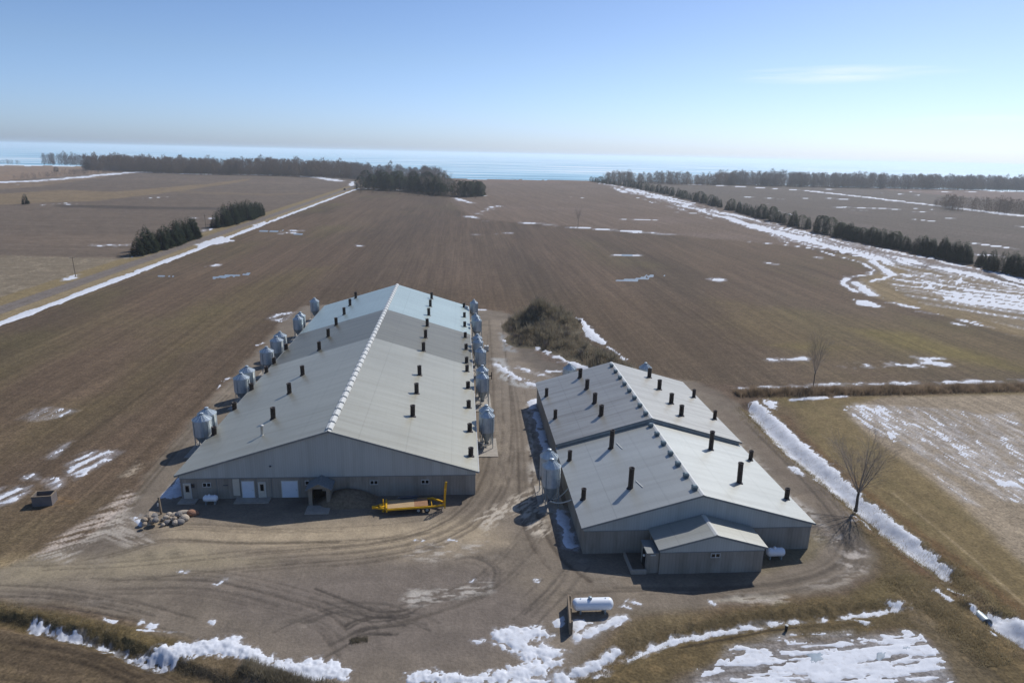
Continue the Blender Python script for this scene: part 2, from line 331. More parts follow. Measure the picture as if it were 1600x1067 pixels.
band([(0,880),(120,868),(300,850),(420,880),(200,905),(0,915)], (162, 146, 108), .7, 2.5, 2)
band([(300,905),(600,880),(780,890),(860,960),(760,1040),(520,1040),(400,980)], (116, 104, 98), .6, 3, 2)
band([(1160,650),(1240,720),(1330,800),(1300,820),(1200,720),(1120,640)], (118, 102, 86), .6, 1.5, 1)
band([(770,500),(800,500),(812,560),(850,590),(845,690),(830,740),(790,740),(775,600)], (138, 124, 108), .6, 1.5, 1)
band([(800,490),(960,560),(950,600),(860,590),(815,560)], (102, 92, 84), .75, 2, 2)
band([(1080,600),(1160,600),(1240,640),(1330,780),(1290,740),(1180,650)], (100, 84, 70), .55, 2, 2)
band([(1185,872),(1240,855),(1275,830),(1290,845),(1270,870),(1190,895)], (120, 108, 66), .6, .8, .6)
band([(1340,810),(1400,860),(1440,910),(1380,950),(1340,940),(1375,900),(1370,860),(1335,830)], (104, 92, 62), .8, 1.5, 1.2)
# mud, chalk and tyre marks
TR = np.zeros(X.shape)
random.seed(33)
def track(pts, n=6, spread=2.0, rgb=(86, 76, 68), k=.6, w=.22, seed=0):
    rs = random.Random(seed); q = pw(pts)
    t = np.linspace(0, 1, len(q)); tt = np.linspace(0, 1, 24)
    # smooth the polyline
    qx = np.interp(tt, t, q[:, 0]); qy = np.interp(tt, t, q[:, 1])
    for _ in range(3): qx[1:-1] = (qx[:-2]+qx[1:-1]*2+qx[2:])/4; qy[1:-1] = (qy[:-2]+qy[1:-1]*2+qy[2:])/4
    nx = -np.gradient(qy); ny = np.gradient(qx); L = np.hypot(nx, ny)+1e-9; nx /= L; ny /= L
    for i in range(n):
        o = rs.uniform(-spread, spread); a = int(rs.uniform(0, 10)); b = 24-int(rs.uniform(0, 10))
        wob = rs.uniform(-.6, .6)*np.sin(tt*3+rs.uniform(0, 6))
        l = np.stack([qx+nx*(o+wob), qy+ny*(o+wob)], 1)[a:b]
        mm = line(l, w*rs.uniform(.6, 1.5), .18, .16, .5, seed=seed+i, world=True)*rs.uniform(.5, 1)
        paint2(mm, tuple(c*.88 for c in rgb), min(1, k*1.35)); TR[:] = np.maximum(TR, mm)
track([(-60,925),(80,925),(200,945),(330,985)], 9, 1.8, (92,80,70), .6, seed=11)
track([(20,905),(180,915),(330,910),(520,960),(560,1010)], 9, 2.5, (98,86,76), .5, seed=12)
track([(0,900),(200,895),(420,870),(640,860),(760,800),(790,700),(785,600),(775,500)], 12, 2.6, (104,90,76), .5, .3, seed=13)
track([(0,885),(160,862),(260,828),(380,838),(600,832),(720,815)], 8, 2, (108,94,76), .5, .3, seed=14)
track([(480,930),(580,965),(640,960),(680,930)], 6, 1.2, (74,66,60), .6, seed=15)
track([(430,990),(520,950),(600,955),(700,1000)], 6, 2, (84,76,70), .5, seed=16)
track([(500,1020),(570,980),(640,975)], 7, 1.4, (66,60,56), .6, .3, seed=17)
track([(640,935),(700,938),(760,925),(775,890),(740,870),(690,880)], 6, 1.2, (96,86,78), .5, seed=18)
track([(860,800),(820,860),(760,920),(640,960),(480,990)], 9, 2.5, (108,96,84), .5, seed=19)
track([(930,920),(870,880),(835,820),(825,760),(820,660),(800,560)], 9, 1.8, (100,86,72), .5, .3, seed=20)
track([(900,930),(1000,925),(1150,925),(1290,905),(1345,860),(1290,780),(1200,690),(1130,620)], 9, 1.6, (104,92,80), .5, .3, seed=21)
track([(110,860),(170,820),(215,770),(290,680),(380,590)], 6, 1.1, (110,96,78), .5, .3, seed=22)
track([(785,1000),(860,930),(900,880)], 7, 2, (96,86,78), .5, seed=23)
track([(1050,1010),(1200,985),(1390,968)], 3, .3, (60,52,42), .6, .3, seed=24)
track([(20,1000),(120,1020),(240,1067),(330,1110)], 6, 2, (70,60,48), .6, .3, seed=25)
track([(-50,1020),(120,1045),(300,1100)], 8, 4, (76,66,52), .5, .3, seed=26)
track([(1460,985),(1530,1040),(1600,1110)], 8, 1.5, (92,82,66), .4, .3, seed=27)
# pale frost / chalky residue
def pale(pts, rgb=(178, 168, 156), k=.7, thr=.15, ax=1.2, ay=.35, ang=0.0, seed=60, soft=.8):
    m = poly(pts, soft, .6, 1.5, seed); ca, sa = math.cos(ang), math.sin(ang)
    n = fbm((X*ca+Y*sa)/ax, (-X*sa+Y*ca)/ay, seed, 4); paint2(m*smooth((n-thr)*3.2+.5), rgb, k)
pale([(108,880),(130,855),(190,820),(215,775),(200,765),(155,800),(90,840),(50,870)], k=.8, ang=.6, thr=.0, ax=2.5)
pale([(150,820),(195,775),(200,795),(215,830),(255,845),(200,853),(165,840)], k=.7, ang=-.5, thr=.0, ax=2.5)
pale([(632,866),(670,845),(715,842),(705,856),(760,845),(755,856),(690,872),(680,882)], k=.8, thr=.1)
pale([(740,812),(790,780),(830,765),(850,800),(862,840),(835,835),(800,800),(760,835)], (196,184,166), .8, .05, 1.2, .35, .8)
pale([(625,935),(640,920),(700,920),(768,908),(765,922),(700,938),(640,945)], (190,184,176), .75, .05, 1.2, .3)
pale([(1270,838),(1310,835),(1350,860),(1355,895),(1310,885),(1320,860),(1290,850)], (190,180,172), .7, .0, 1, .8)
pale([(1250,915),(1300,905),(1340,885),(1345,900),(1300,920)], k=.5, thr=.0)
pale([(1120,938),(1150,930),(1230,932),(1215,944)], (190,184,172), .7, -.2)
pale([(1225,770),(1262,790),(1290,825),(1262,805)], (190,184,180), .7, -.1, .8, .6)
pale([(1150,680),(1180,705),(1225,770),(1210,770),(1165,712)], (160,152,144), .6, 0, .8, .6)
pale([(770,560),(790,560),(800,590),(838,606),(805,604),(780,590)], (168,172,176), .8, -.2, .8, 1.6)
pale([(780,520),(800,530),(806,550),(788,548)], (140,150,162), .7, -.2, .8, 1.6)
pale([(835,625),(825,700),(840,735),(826,760),(835,690),(818,640)], (190,184,176), .8, -.1, .6, 1.2)
pale([(835,735),(850,745),(868,800),(850,800)], (190,176,150), .8, -.1, .6, .8)
pale([(185,745),(215,720),(228,722),(205,745)], (170,160,140), .6, 0, 1.4, .3, .8)
pale([(495,782),(520,780),(560,790),(560,810),(480,812)], (140,130,112), .3, -.1)
pale([(60,770),(120,780),(115,792),(60,795)], (140,112,72), .35, .1)
pale([(770,650),(800,650),(800,760),(765,760)], (150,134,112), .5, 0, .5, 4)
for i in range(26):   # scattered wet hollows and bright scuffs
    u, v = random.uniform(60, 1000), random.uniform(850, 1000)
    ww = random.uniform(6, 26); hh = ww*random.uniform(.15, .4)
    pale([(u-ww, v), (u, v-hh), (u+ww, v), (u, v+hh)], random.choice([(98, 88, 80), (150, 138, 124), (92, 84, 74)]), .55, -.1, seed=200+i)
Z -= .05*TR
# distant colour streaks following the rows (soil moisture), real albedo variation
g_ = ALB.mean(2, keepdims=True); ALB[:] = (ALB*.92+g_*.08)*np.array([.93, .905, .83]); ALB[CLASS == 0] *= np.array([.94, .92, .97]); ALB[CLASS == 3] *= np.array([.90, .91, .92]); ALB[CLASS == 4] *= np.array([.92, .93, 1.0])
YDm = smooth(np.clip(YD, 0, 1)); NAMT = 1-.62*YDm; ALB[:] = ALB*(1-.35*YDm[..., None])+ALB.mean(2, keepdims=True)*np.array([1.06, 1.0, .93])*.35*YDm[..., None]
ROWAMT = np.where((CLASS == 0) | (CLASS == 4), 1.0, .0)
n = fbm(ROWS_C/2.6, ROWS_A/90, 70, 3); ALB *= (1+.13*n*(CLASS != 1)*(CLASS != 2))[..., None]
n = fbm(ROWS_C/.75, ROWS_A/14, 71, 2); ALB *= (1+.16*n*((CLASS == 0) | (CLASS == 4)))[..., None]
ALB *= (1+.12*fbm(X/.6, Y/.6, 72, 3)*(Y < 230)*NAMT)[..., None]
land = SG > coast_s(UU)+.8*fbm(UU/18, UU*0, 77)
Zg = np.where(land, Z, -33.0)

# ------------------------------------------------------------------ ground material
def ground_mat():
    m = bpy.data.materials.new("soil_and_fields"); m.use_nodes = True; t = m.node_tree; p = t.nodes['Principled BSDF']
    p.inputs['Roughness'].default_value = .95; p.inputs['Specular IOR Level'].default_value = .15
    at = nd(t, 'ShaderNodeAttribute', attribute_name='albedo'); uv = nd(t, 'ShaderNodeAttribute', attribute_name='rows')
    geo = nd(t, 'ShaderNodeNewGeometry')
    def noise(vec, sc, scale=(1, 1, 1), det=5.0, lo=.3, hi=.7, a=.8, b=1.2):
        mp = nd(t, 'ShaderNodeMapping', Scale=scale); t.links.new(vec, mp.inputs[0])
        n = nd(t, 'ShaderNodeTexNoise', Scale=sc, Detail=det, Roughness=.6); t.links.new(mp.outputs[0], n.inputs[0])
        r = nd(t, 'ShaderNodeMapRange'); t.links.new(n.outputs[0], r.inputs[0])
        for k, v in (('From Min', lo), ('From Max', hi), ('To Min', a), ('To Max', b)): r.inputs[k].default_value = v
        return n.outputs[0], r.outputs[0]
    f1h, f1 = noise(geo.outputs['Position'], 3.2, det=6.0, a=.62, b=1.42)
    _, f2 = noise(geo.outputs['Position'], .35, det=5.0, a=.86, b=1.16)
    rh, f3 = noise(uv.outputs['Vector'], 1.0, (1.0, .014, 1), 5.0, a=.84, b=1.17)
    _, f4 = noise(uv.outputs['Vector'], 1.0, (.16, .006, 1), 4.0, a=.9, b=1.11)
    cur = at.outputs['Color']
    def fade(f):
        n = nd(t, 'ShaderNodeMix', data_type='FLOAT'); n.inputs[2].default_value = 1.0; t.links.new(at.outputs['Alpha'], n.inputs[0]); t.links.new(f, n.inputs[3]); return n.outputs[0]
    sx = nd(t, 'ShaderNodeSeparateXYZ'); t.links.new(uv.outputs['Vector'], sx.inputs[0])
    def fade2(f):
        n = nd(t, 'ShaderNodeMix', data_type='FLOAT'); n.inputs[2].default_value = 1.0; t.links.new(sx.outputs[2], n.inputs[0]); t.links.new(f, n.inputs[3]); return n.outputs[0]
    _, f5 = noise(geo.outputs['Position'], 1.1, (1, 1, 1), 7.0, a=.80, b=1.22)
    for f in (fade2(f1), f2, fade(f3), fade(f4), fade2(f5)):
        v = nd(t, 'ShaderNodeVectorMath', operation='SCALE'); t.links.new(cur, v.inputs[0]); t.links.new(f, v.inputs['Scale']); cur = v.outputs[0]
    t.links.new(cur, p.inputs['Base Color'])
    b = nd(t, 'ShaderNodeBump', Strength=.6, Distance=.12); t.links.new(f1h, b.inputs['Height']); 
    b2 = nd(t, 'ShaderNodeBump', Strength=.3, Distance=.15); t.links.new(rh, b2.inputs['Height']); t.links.new(b.outputs[0], b2.inputs['Normal'])
    t.links.new(b2.outputs[0], p.inputs['Normal'])
    return m
M_GROUND = ground_mat()
def sheet(name, fmask, zz, material, attrs=True, thick=False, **k):
    """one mesh from the selected cells of the grid"""
    r, c = np.nonzero(fmask)
    idx = np.stack([r*NC+c, r*NC+c+1, (r+1)*NC+c+1, (r+1)*NC+c], 1)      # far row first
    used, inv = np.unique(idx, return_inverse=True); inv = inv.reshape(idx.shape)[:, ::-1]
    co = np.stack([X.ravel()[used], Y.ravel()[used], zz.ravel()[used]], 1)
    me = bpy.data.meshes.new(name); me.vertices.add(len(used)); me.vertices.foreach_set('co', co.ravel())
    me.loops.add(inv.size); me.loops.foreach_set('vertex_index', inv.ravel().astype(np.int32))
    me.polygons.add(len(inv)); me.polygons.foreach_set('loop_start', np.arange(0, inv.size, 4, dtype=np.int32))
    me.polygons.foreach_set('use_smooth', np.ones(len(inv), bool)); me.update(calc_edges=True)
    if attrs:
        a = me.attributes.new('albedo', 'FLOAT_COLOR', 'POINT'); q = np.ones((len(used), 4)); q[:, :3] = ALB.reshape(-1, 3)[used]; q[:, 3] = ROWAMT.ravel()[used]; a.data.foreach_set('color', q.ravel())
        a = me.attributes.new('rows', 'FLOAT_VECTOR', 'POINT'); q = np.zeros((len(used), 3)); q[:, 0] = ROWS_C.ravel()[used]; q[:, 1] = ROWS_A.ravel()[used]; q[:, 2] = NAMT.ravel()[used]; a.data.foreach_set('vector', q.ravel())
    me.materials.append(material); me.validate(); o = link(name, me); return tag(o, **k)
b = MB(); b.add([(-3000,-800,-1.6),(3000,-800,-1.6),(3000,760,-1.6),(-3000,760,-1.6)], [(0,1,2,3)])
tag(b.build('ground', mat('bare_soil', L3(94,80,60), .95, var=.25, sc=.05, spec=.1)), kind='structure')
# lake
def lake_mat():
    m = bpy.data.materials.new("lake_ice_water"); m.use_nodes = True; t = m.node_tree; p = t.nodes['Principled BSDF']
    geo = nd(t, 'ShaderNodeNewGeometry'); mp = nd(t, 'ShaderNodeMapping', Scale=(.0011, .0065, 1), Rotation=(0, 0, .05)); t.links.new(geo.outputs['Position'], mp.inputs[0])
    n = nd(t, 'ShaderNodeTexNoise', Scale=1.0, Detail=7.0, Roughness=.62); t.links.new(mp.outputs[0], n.inputs[0])
    r = nd(t, 'ShaderNodeValToRGB'); t.links.new(n.outputs[0], r.inputs[0]); e = r.color_ramp.elements
    e[0].position = .38; e[0].color = (*L3(92, 150, 172), 1); e[1].position = .60; e[1].color = (*L3(226, 232, 234), 1)
    k = e.new(.47); k.color = (*L3(132, 186, 208), 1)
    t.links.new(r.outputs[0], p.inputs['Base Color']); p.inputs['Roughness'].default_value = .55; p.inputs['Specular IOR Level'].default_value = .3
    return m
b = MB(); b.add([(-45000, 700, -30), (45000, 700, -30), (45000, 50000, -30), (-45000, 50000, -30)], [(0,1,2,3)])
tag(b.build('water', lake_mat()), kind='structure')

# ------------------------------------------------------------------ snow, a relief of its own that dips under the ground at its ragged edge
SH = np.full(X.shape, -1.0); DUST = np.zeros(X.shape)
def srow(dr): 
    a, c = rot(*dr); return a, c
def sadd(sel, cov, thick, slope=.35):
    SH[sel] = np.maximum(SH[sel], np.minimum(cov*slope, thick*(.55+.45*np.tanh(cov/1.2))))
def spoly(pts, amp=.5, sc=1.2, thick=.18, off=0, streak=None, dens=0, seed=100, slope=.3, o=4):
    q = pw(pts); sel, d = seg_dist(q, True, amp*2+1); x = X[sel]; y = Y[sel]
    cov = d+off+amp*2.2*fbm(x/sc, y/sc, seed, o)+amp*.8*fbm(x/sc*3.7, y/sc*3.7, seed+8, 3)
    if streak:
        dr, sa, sc2, k = streak; n = math.hypot(*dr); dx, dy = dr[0]/n, dr[1]/n
        a = x*dx+y*dy; c = -x*dy+y*dx
        cov = np.minimum(cov, k*(fbm(c/sc2+fbm(a/20, c/20, 3)*1.5, a/sa, seed+5, 4)*2.0+.5*fbm(x/.7, y/.7, seed+2, 2)*(y < 160)+dens*.9-.22))
        fine = .55+.75*fbm(c/.5, a/2.5, seed+6, 3)
        DUST[sel] = np.maximum(DUST[sel], np.clip(.5+cov*.45, 0, 1)*np.clip(d/1.5+.6, 0, 1)*np.clip(fine, 0, .9)*.8)
        cov = cov-.28*k
    else:
        DUST[sel] = np.maximum(DUST[sel], np.clip(.45+cov/(amp*1.6), 0, 1)*np.clip(.6+.7*fbm(x/.5, y/.5, seed+9, 3), 0, 1)*.7)
        cov = cov-amp*.25
    sadd(sel, cov, thick, slope)
def sline(pts, w, amp=.25, sc=1.5, thick=.15, gaps=0, seed=120, gsc=6):
    q = pw(pts); sel, d = seg_dist(q, False, w+amp*2+1); x = X[sel]; y = Y[sel]
    cov = w/2-d+amp*2.2*fbm(x/sc, y/sc, seed, 4)+amp*fbm(x/sc*3.1, y/sc*3.1, seed+8, 3)
    if gaps: cov = np.minimum(cov, (fbm(x/gsc, y/gsc, seed+3, 3)*1.7+.85-gaps*2.2)*w)
    DUST[sel] = np.maximum(DUST[sel], np.clip(.55+cov/w*1.6, 0, 1)*np.clip(.6+.7*fbm(x/sc*2, y/sc*2, seed+9, 3), 0, 1)*.75)
    sadd(sel, cov-.10*w, thick)
# roadside
q = np.array(road_line(9.2, 20, 880)); n_ = 60
qq = [(rx[0]*y+rx[1]+9.4, y) for y in np.linspace(20, 880, n_)]
def sline_w(q, w, amp, sc, thick, seed=130, gaps=0, gsc=6):
    q = np.array(q); sel, d = seg_dist(q, False, w+amp*2+1); x = X[sel]; y = Y[sel]
    wv = w*(1+.25*fbm(x/40, y/40, seed+7)); cov = wv/2-d+amp*2.4*fbm(x/sc, y/sc, seed, 4)
    if gaps: cov = np.minimum(cov, (fbm(x/gsc, y/gsc, seed+3, 3)*1.7+.85-gaps*2.2)*w)
    sadd(sel, cov, thick)
sline_w(qq, 3.4, .5, 5, .25)
spoly([(300,383),(345,370),(365,376),(345,381),(310,386)], 1, 5); spoly([(395,352),(415,346),(410,352)], 1, 5)
sline([(552,294),(600,296),(640,298),(680,301)], 7, 2, 12)
sline([(548,291),(552,284)], 7, 1, 12)
sline([(-200,292),(0,285),(60,283),(110,279),(165,273),(215,269),(300,272),(400,273),(480,275),(530,283)], 22, 6, 25, .4, .1, gsc=120)
sline([(190,264),(210,266)], 14, 3, 20)
for p in ([(62,321),(110,317)], [(285,341),(335,341)], [(182,384),(203,381)], [(145,383),(203,384)], [(100,320),(118,319)], [(260,341),(270,341)], [(20,289),(30,289)], [(440,361),(475,360)], [(225,310),(262,308)],
          [(308,362),(330,358)], [(198,403),(222,399)], [(102,437),(118,430)], [(330,381),(360,376)], [(325,415),(340,414)]): sline(p, 2.6, 1.2, 6, .15, .15)
# upper field and creek
sline([(735,338),(748,344),(775,345),(830,349),(850,350),(890,355),(910,356),(975,361),(1045,366)], 5.5, 2, 10, .25, .28, gsc=18)
sline([(745,335),(765,325),(780,322)], 5, 2.5, 10, .2, .4); sline([(712,310),(722,313),(738,318)], 6, 2, 9, .2, .2); sline([(735,305),(752,306)], 7, 2, 9, .2, .3)
for p in ([(975,343),(1025,344)], [(1060,332),(1095,334)], [(768,365),(800,364)], [(740,366),(758,367)], [(630,323),(648,323)], [(555,383),(562,384)], [(960,399),(998,399)], [(1195,410),(1215,413)], [(1275,402),(1290,405)], [(895,308),(915,310)], [(440,365),(460,364)], [(1120,438),(1125,436)]): sline(p, 3.6, 1.4, 8, .12, .22)
sline([(1170,378),(1220,382),(1270,388),(1300,398),(1345,410),(1366,422),(1358,429),(1325,433),(1316,443),(1335,455),(1375,465)], 1.8, .6, 3, .2, .15)
sline([(1362,407),(1378,418),(1394,430)], 4.0, .7, 3, .4); sline([(1394,430),(1378,436),(1358,441)], 2.0, .7, 3, .2); sline([(1337,441),(1362,461)], 4.0, .7, 3, .4)
sline([(1395,473),(1430,481)], 2.6, .8, 3, .2); spoly([(1333,468),(1355,470),(1382,480),(1360,480),(1340,476)], .8, 3)
sline([(1440,487),(1500,500),(1600,526),(1700,550)], 2.6, 1.0, 3, .2, .38, gsc=8); sline([(1490,505),(1505,508)], 2, .6, 2)
sline([(1432,436),(1470,445)], 2, .6, 3); sline([(1413,429),(1420,432)], 4, .6, 2)
spoly([(925,283),(1000,297),(1100,321),(1200,346),(1300,371),(1400,393),(1520,418),(1640,445),(1640,462),(1500,445),(1440,436),(1390,415),(1330,396),(1240,378),(1165,357),(1060,328),(985,306)], 4, 14, .16, 0, (conif_dir, 90, 5.5, 3.0), -.05, slope=.25)
spoly([(925,283),(1000,297),(1100,321),(1200,346),(1300,371),(1400,393),(1520,418),(1600,435),(1560,440),(1400,408),(1300,385),(1180,356),(1060,322),(985,300)], 3, 8, .16, 0, (conif_dir, 90, 5.0, 3.0), .12, slope=.25, seed=101)
spoly([(1200,365),(1300,372),(1400,393),(1440,420),(1360,408),(1290,390),(1220,378)], 3, 8, .16, 0, (conif_dir, 90, 5.0, 3.0), .3, slope=.25, seed=102)
cd2 = dirpx((1400,470),(1600,500))
spoly([(1380,440),(1440,425),(1540,440),(1640,465),(1700,490),(1700,540),(1600,515),(1500,490),(1440,475)], 2.5, 6, .14, 0, (cd2, 45, 2.6, 2.0), .0, slope=.25, seed=103)
spoly([(1460,455),(1540,450),(1700,490),(1700,525),(1600,490),(1500,475)], 2.5, 6, .14, 0, (cd2, 50, 2.8, 2.0), .3, slope=.25, seed=104)
spoly([(1420,440),(1500,436),(1520,450),(1440,452)], 1.5, 5, .14, 0, (dirpx((1440,450),(1460,436)), 14, .9, 2.0), .25, slope=.25, seed=105)
# fields behind the conifers
sline([(1000,284),(1080,288),(1160,292),(1260,298),(1350,308),(1450,320),(1600,338),(1750,352)], 13, 4, 15, .3, .02, gsc=60)
for p, w in (([(1165,308),(1185,309)], 7), ([(1188,309),(1218,311)], 8), ([(1280,309),(1325,312)], 7), ([(1312,324),(1350,325),(1398,327)], 10), ([(1320,328),(1350,329)], 6), ([(1255,310),(1275,311)], 3), ([(1430,331),(1450,331)], 5), ([(1455,334),(1462,334)], 3), ([(1430,343),(1460,346)], 4), ([(1455,314),(1500,317),(1545,318)], 6), ([(1480,341),(1500,342)], 3), ([(1430,326),(1480,329)], 3), ([(1420,300),(1600,300)], 6), ([(1380,302),(1450,306)], 5), ([(1590,353),(1610,356)], 5), ([(1490,297),(1640,301)], 8), ([(1260,296),(1330,296)], 6), ([(1520,380),(1580,388)], 4), ([(1215,330),(1240,336)], 3),([(1200,319),(1212,320)],4),([(1530,398),(1560,400)], 4)): sline(p, w, w*.3, 9, .2, .1, gsc=20)
# hedge line and ditch on the right
sline([(1160,607),(1230,603),(1350,600),(1600,596),(1800,592)], 1.5, .6, 2.5, .2, .36, gsc=7)
sline([(1235,625),(1290,621)], 1.2, .4, 2, .2); sline([(1305,620),(1322,619)], .8, .2, 2)
for p in ([(1205,562),(1255,560)], [(1315,571),(1370,569),(1430,571)], [(1445,566),(1470,568)], [(1440,560),(1468,560)]): sline(p, 2.6, .9, 3, .1, .35, gsc=4)
spoly([(1168,632),(1182,626),(1200,640),(1225,664),(1252,688),(1300,727),(1340,768),(1400,813),(1450,853),(1492,890),(1478,895),(1440,874),(1400,846),(1370,815),(1330,788),(1290,757),(1250,724),(1210,688),(1185,657)], .4, .8, .32, -.05, slope=.3)
spoly([(1190,622),(1212,628),(1215,640),(1198,636)], .5, .8, .2); sline([(1166,636),(1180,652)], .5, .3)
spoly([(1480,912),(1492,905),(1512,925),(1500,930)], .5, .8, .3); sline([(1462,922),(1478,932)], .5, .4, .6, .15, .2, gsc=1)
spoly([(1542,951),(1562,955),(1600,970),(1660,1000),(1660,1035),(1595,995),(1560,978),(1546,965)], .3, 1, .55, .1, slope=.45)
spoly([(1512,946),(1522,948),(1532,960),(1520,958)], .2, .6, .5); sline([(1550,985),(1556,990)], .3, .2, .5)
sline([(1320,798),(1340,812)], .9, .6, .8, .1, .2, gsc=1.2); sline([(1352,812),(1362,822)], .8, .4, .8); sline([(1393,838),(1420,862)], .4, .2, 1)
sline([(1240,732),(1252,740)], .9, .4, 1); sline([(1276,748),(1284,752)], .5, .3, 1)
# stubble streaks
for pts, dn, sd in (([(1320,634),(1375,632),(1415,655),(1420,668),(1380,682),(1340,660)], .35, 140), ([(1425,668),(1500,664),(1500,690),(1440,692)], .1, 141),
                ([(1375,660),(1385,660),(1410,688),(1395,690)], .4, 142), ([(1480,690),(1520,695),(1620,760),(1620,790),(1540,745)], .05, 143), ([(1525,648),(1585,645),(1600,665),(1540,668)], .0, 144),
                ([(1440,725),(1500,760),(1530,790),(1500,780)], .0, 145), ([(1560,680),(1640,700),(1640,760),(1580,715)], .0, 146), ([(1330,630),(1500,640),(1700,700),(1700,800),(1560,780),(1420,700)], -.28, 147)):
    spoly(pts, .6, 2, .08, 0, (ST2D, 3.2, .42, .6), dn-.12, seed=sd, slope=.25)
# bottom right field, half covered
brd = dirpx((1150,1030),(1380,1010))
spoly([(1060,1110),(1090,1050),(1180,1015),(1300,992),(1430,988),(1468,1020),(1512,1120)], .6, 1.2, .07, 0, (brd, 5, .5, .6), .36, seed=150, slope=.25)
spoly([(1230,1080),(1260,1020),(1350,995),(1435,990),(1466,1020),(1505,1090),(1450,1100)], .5, 1.2, .07, 0, (brd, 3, .45, .6), .62, seed=151, slope=.25)
spoly([(1140,1012),(1230,990),(1330,985),(1330,992),(1230,1000),(1130,1025)], .2, .8, .12, 0, (brd, 3, .3, .6), .25, seed=152, slope=.3)
sline([(935,1053),(985,1027),(1041,1000),(1100,989),(1160,979),(1222,969)], .75, .22, .8, .35, .08, gsc=3)
sline([(1235,968),(1300,963),(1345,958),(1400,950)], .5, .2, .7, .3, .22, gsc=1.6)
spoly([(1380,943),(1400,938),(1424,944),(1420,950),(1395,947)], .4, .6, .1, -.1); sline([(1340,968),(1352,972)], .6, .3, .6, .2)
sline([(840,1068),(880,1056),(920,1041),(962,1017)], 1.1, .35, 1, .4); sline([(690,1075),(780,1072),(850,1064)], .9, .3, 1, .3)
# plough-pushed banks at the front
spoly([(213,1022),(255,1010),(290,1004),(330,999),(374,993),(382,1004),(400,1014),(426,1030),(425,1036),(462,1033),(500,1029),(530,1037),(546,1050),(535,1063),(480,1064),(430,1051),(380,1028),(330,1021),(280,1026),(250,1034),(225,1031)], .42, .55, .42, .1, slope=.30)
sline([(45,972),(75,978),(110,987),(160,1001),(215,1024)], .55, .35, .8, .2, .22, gsc=2)
sline([(90,984),(97,988)], .5, .2, .4); sline([(165,967),(180,972)], .35, .2, .5, .1, .2); sline([(215,985),(290,986)], .15, .12, .5, .05, .3)
spoly([(636,1058),(645,1049),(700,1052),(745,1057),(790,1042),(840,1031),(880,1031),(866,1042),(830,1062),(760,1069),(690,1068),(640,1066)], .4, .55, .36, .1, slope=.30)
spoly([(768,990),(790,981),(845,980),(864,990),(835,1003),(852,1010),(878,1020),(860,1032),(820,1026),(790,1012)], .5, .9, .3, .05, slope=.4)
spoly([(732,1000),(770,1000),(800,1018),(775,1008)], .3, .6, .12)
spoly([(861,969),(881,961),(880,982),(868,980)], .2, .8, .3); spoly([(892,964),(912,967),(926,973),(905,984),(899,990)], .2, .8, .4)
sline([(903,996),(940,979),(974,965)], 1.0, .2, .8, .3); sline([(962,978),(970,975)], .2, .1)
for p in ([(838,905),(843,907)], [(735,908),(740,906)], [(985,940),(1000,944)], [(1110,942),(1118,944)], [(975,946),(985,950)], [(340,911),(352,907)], [(283,893),(292,892)], [(222,971),(240,979)], [(330,969),(333,970)], [(700,843),(708,843)], [(652,844),(658,844)]): sline(p, .5, .25, .6, .07, .1, gsc=1)
# left field patches
spoly([(106,720),(125,708),(150,703),(192,705),(165,722),(132,740),(118,750),(106,742)], .6, 1.2, .12, 0, (dirpx((110,745),(190,705)), 6, .9, 1.2), .5, seed=160)
spoly([(68,750),(85,744),(103,748),(95,760),(82,767)], .5, 1, .12, 0, (dirpx((110,745),(190,705)), 4, .9, 1.2), .5, seed=161)
spoly([(-60,775),(0,763),(20,760),(48,758),(46,768),(20,785),(0,790),(-60,800)], .6, 1, .12, 0, (dirpx((0,785),(50,760)), 4, .9, 1.2), .4, seed=162)
spoly([(36,742),(55,740),(60,748),(42,750)], .4, 1, .1, 0, (dirpx((0,785),(50,760)), 4, .9, 1.2), .1, seed=163)
spoly([(30,655),(55,640),(75,636),(120,642),(90,652),(60,658)], .6, 1.5, .05, 0, (dirpx((30,660),(80,636)), 4, .5, .8), -.08, seed=164)
spoly([(70,715),(95,695),(112,690),(85,715)], .6, 1.5, .05, 0, (dirpx((70,715),(112,690)), 4, .5, .8), -.1, seed=165)
spoly([(418,498),(432,490),(462,487),(448,500),(436,504)], .6, 2, .12, 0, (dirpx((420,500),(462,487)), 6, 1.2, 1.2), .45, seed=166)
sline([(400,540),(410,536)], .5, .3, 1); sline([(350,595),(358,590)], .5, .3, 1); sline([(338,609),(345,600)], .3, .2, 1,.1,.3)
spoly([(208,808),(222,803),(226,812),(222,823),(212,820)], .5, .8, .12, seed=167)
# by the barns and the thicket
spoly([(252,779),(270,757),(284,742),(289,775)], .3, .8, .35); sline([(253,777),(266,763)], .5, .1)
spoly([(896,495),(908,497),(925,514),(948,534),(942,538),(922,531),(905,513)], .5, 1.5, .4); sline([(950,541),(968,555),(980,568),(992,574)], .6, .5, 1.5, .2, .25, gsc=3)
sline([(836,541),(850,546),(870,556),(890,566),(915,574)], 1.8, 1.0, 2, .35, .1, gsc=4)
sline([(778,570),(792,580),(812,594),(838,603)], 1.5, .8, 1.6, .1, .1, gsc=4); sline([(812,574),(830,581),(850,587)], 1.5, .7, 1.6, .12, .1, gsc=4); sline([(855,580),(880,580)], 1.0, .5, 1, .1, .15)
sline([(787,507),(794,505)], 1, .5, 1); sline([(786,531),(790,533)], .7, .3, 1); sline([(733,484),(758,484)], .8, .3, 1)
sline([(832,632),(842,662),(855,705),(866,742)], 1.4, .35, 1, .3, .1, gsc=2.5); sline([(876,800),(885,830),(892,850)], 1.7, .3, 1, .3)
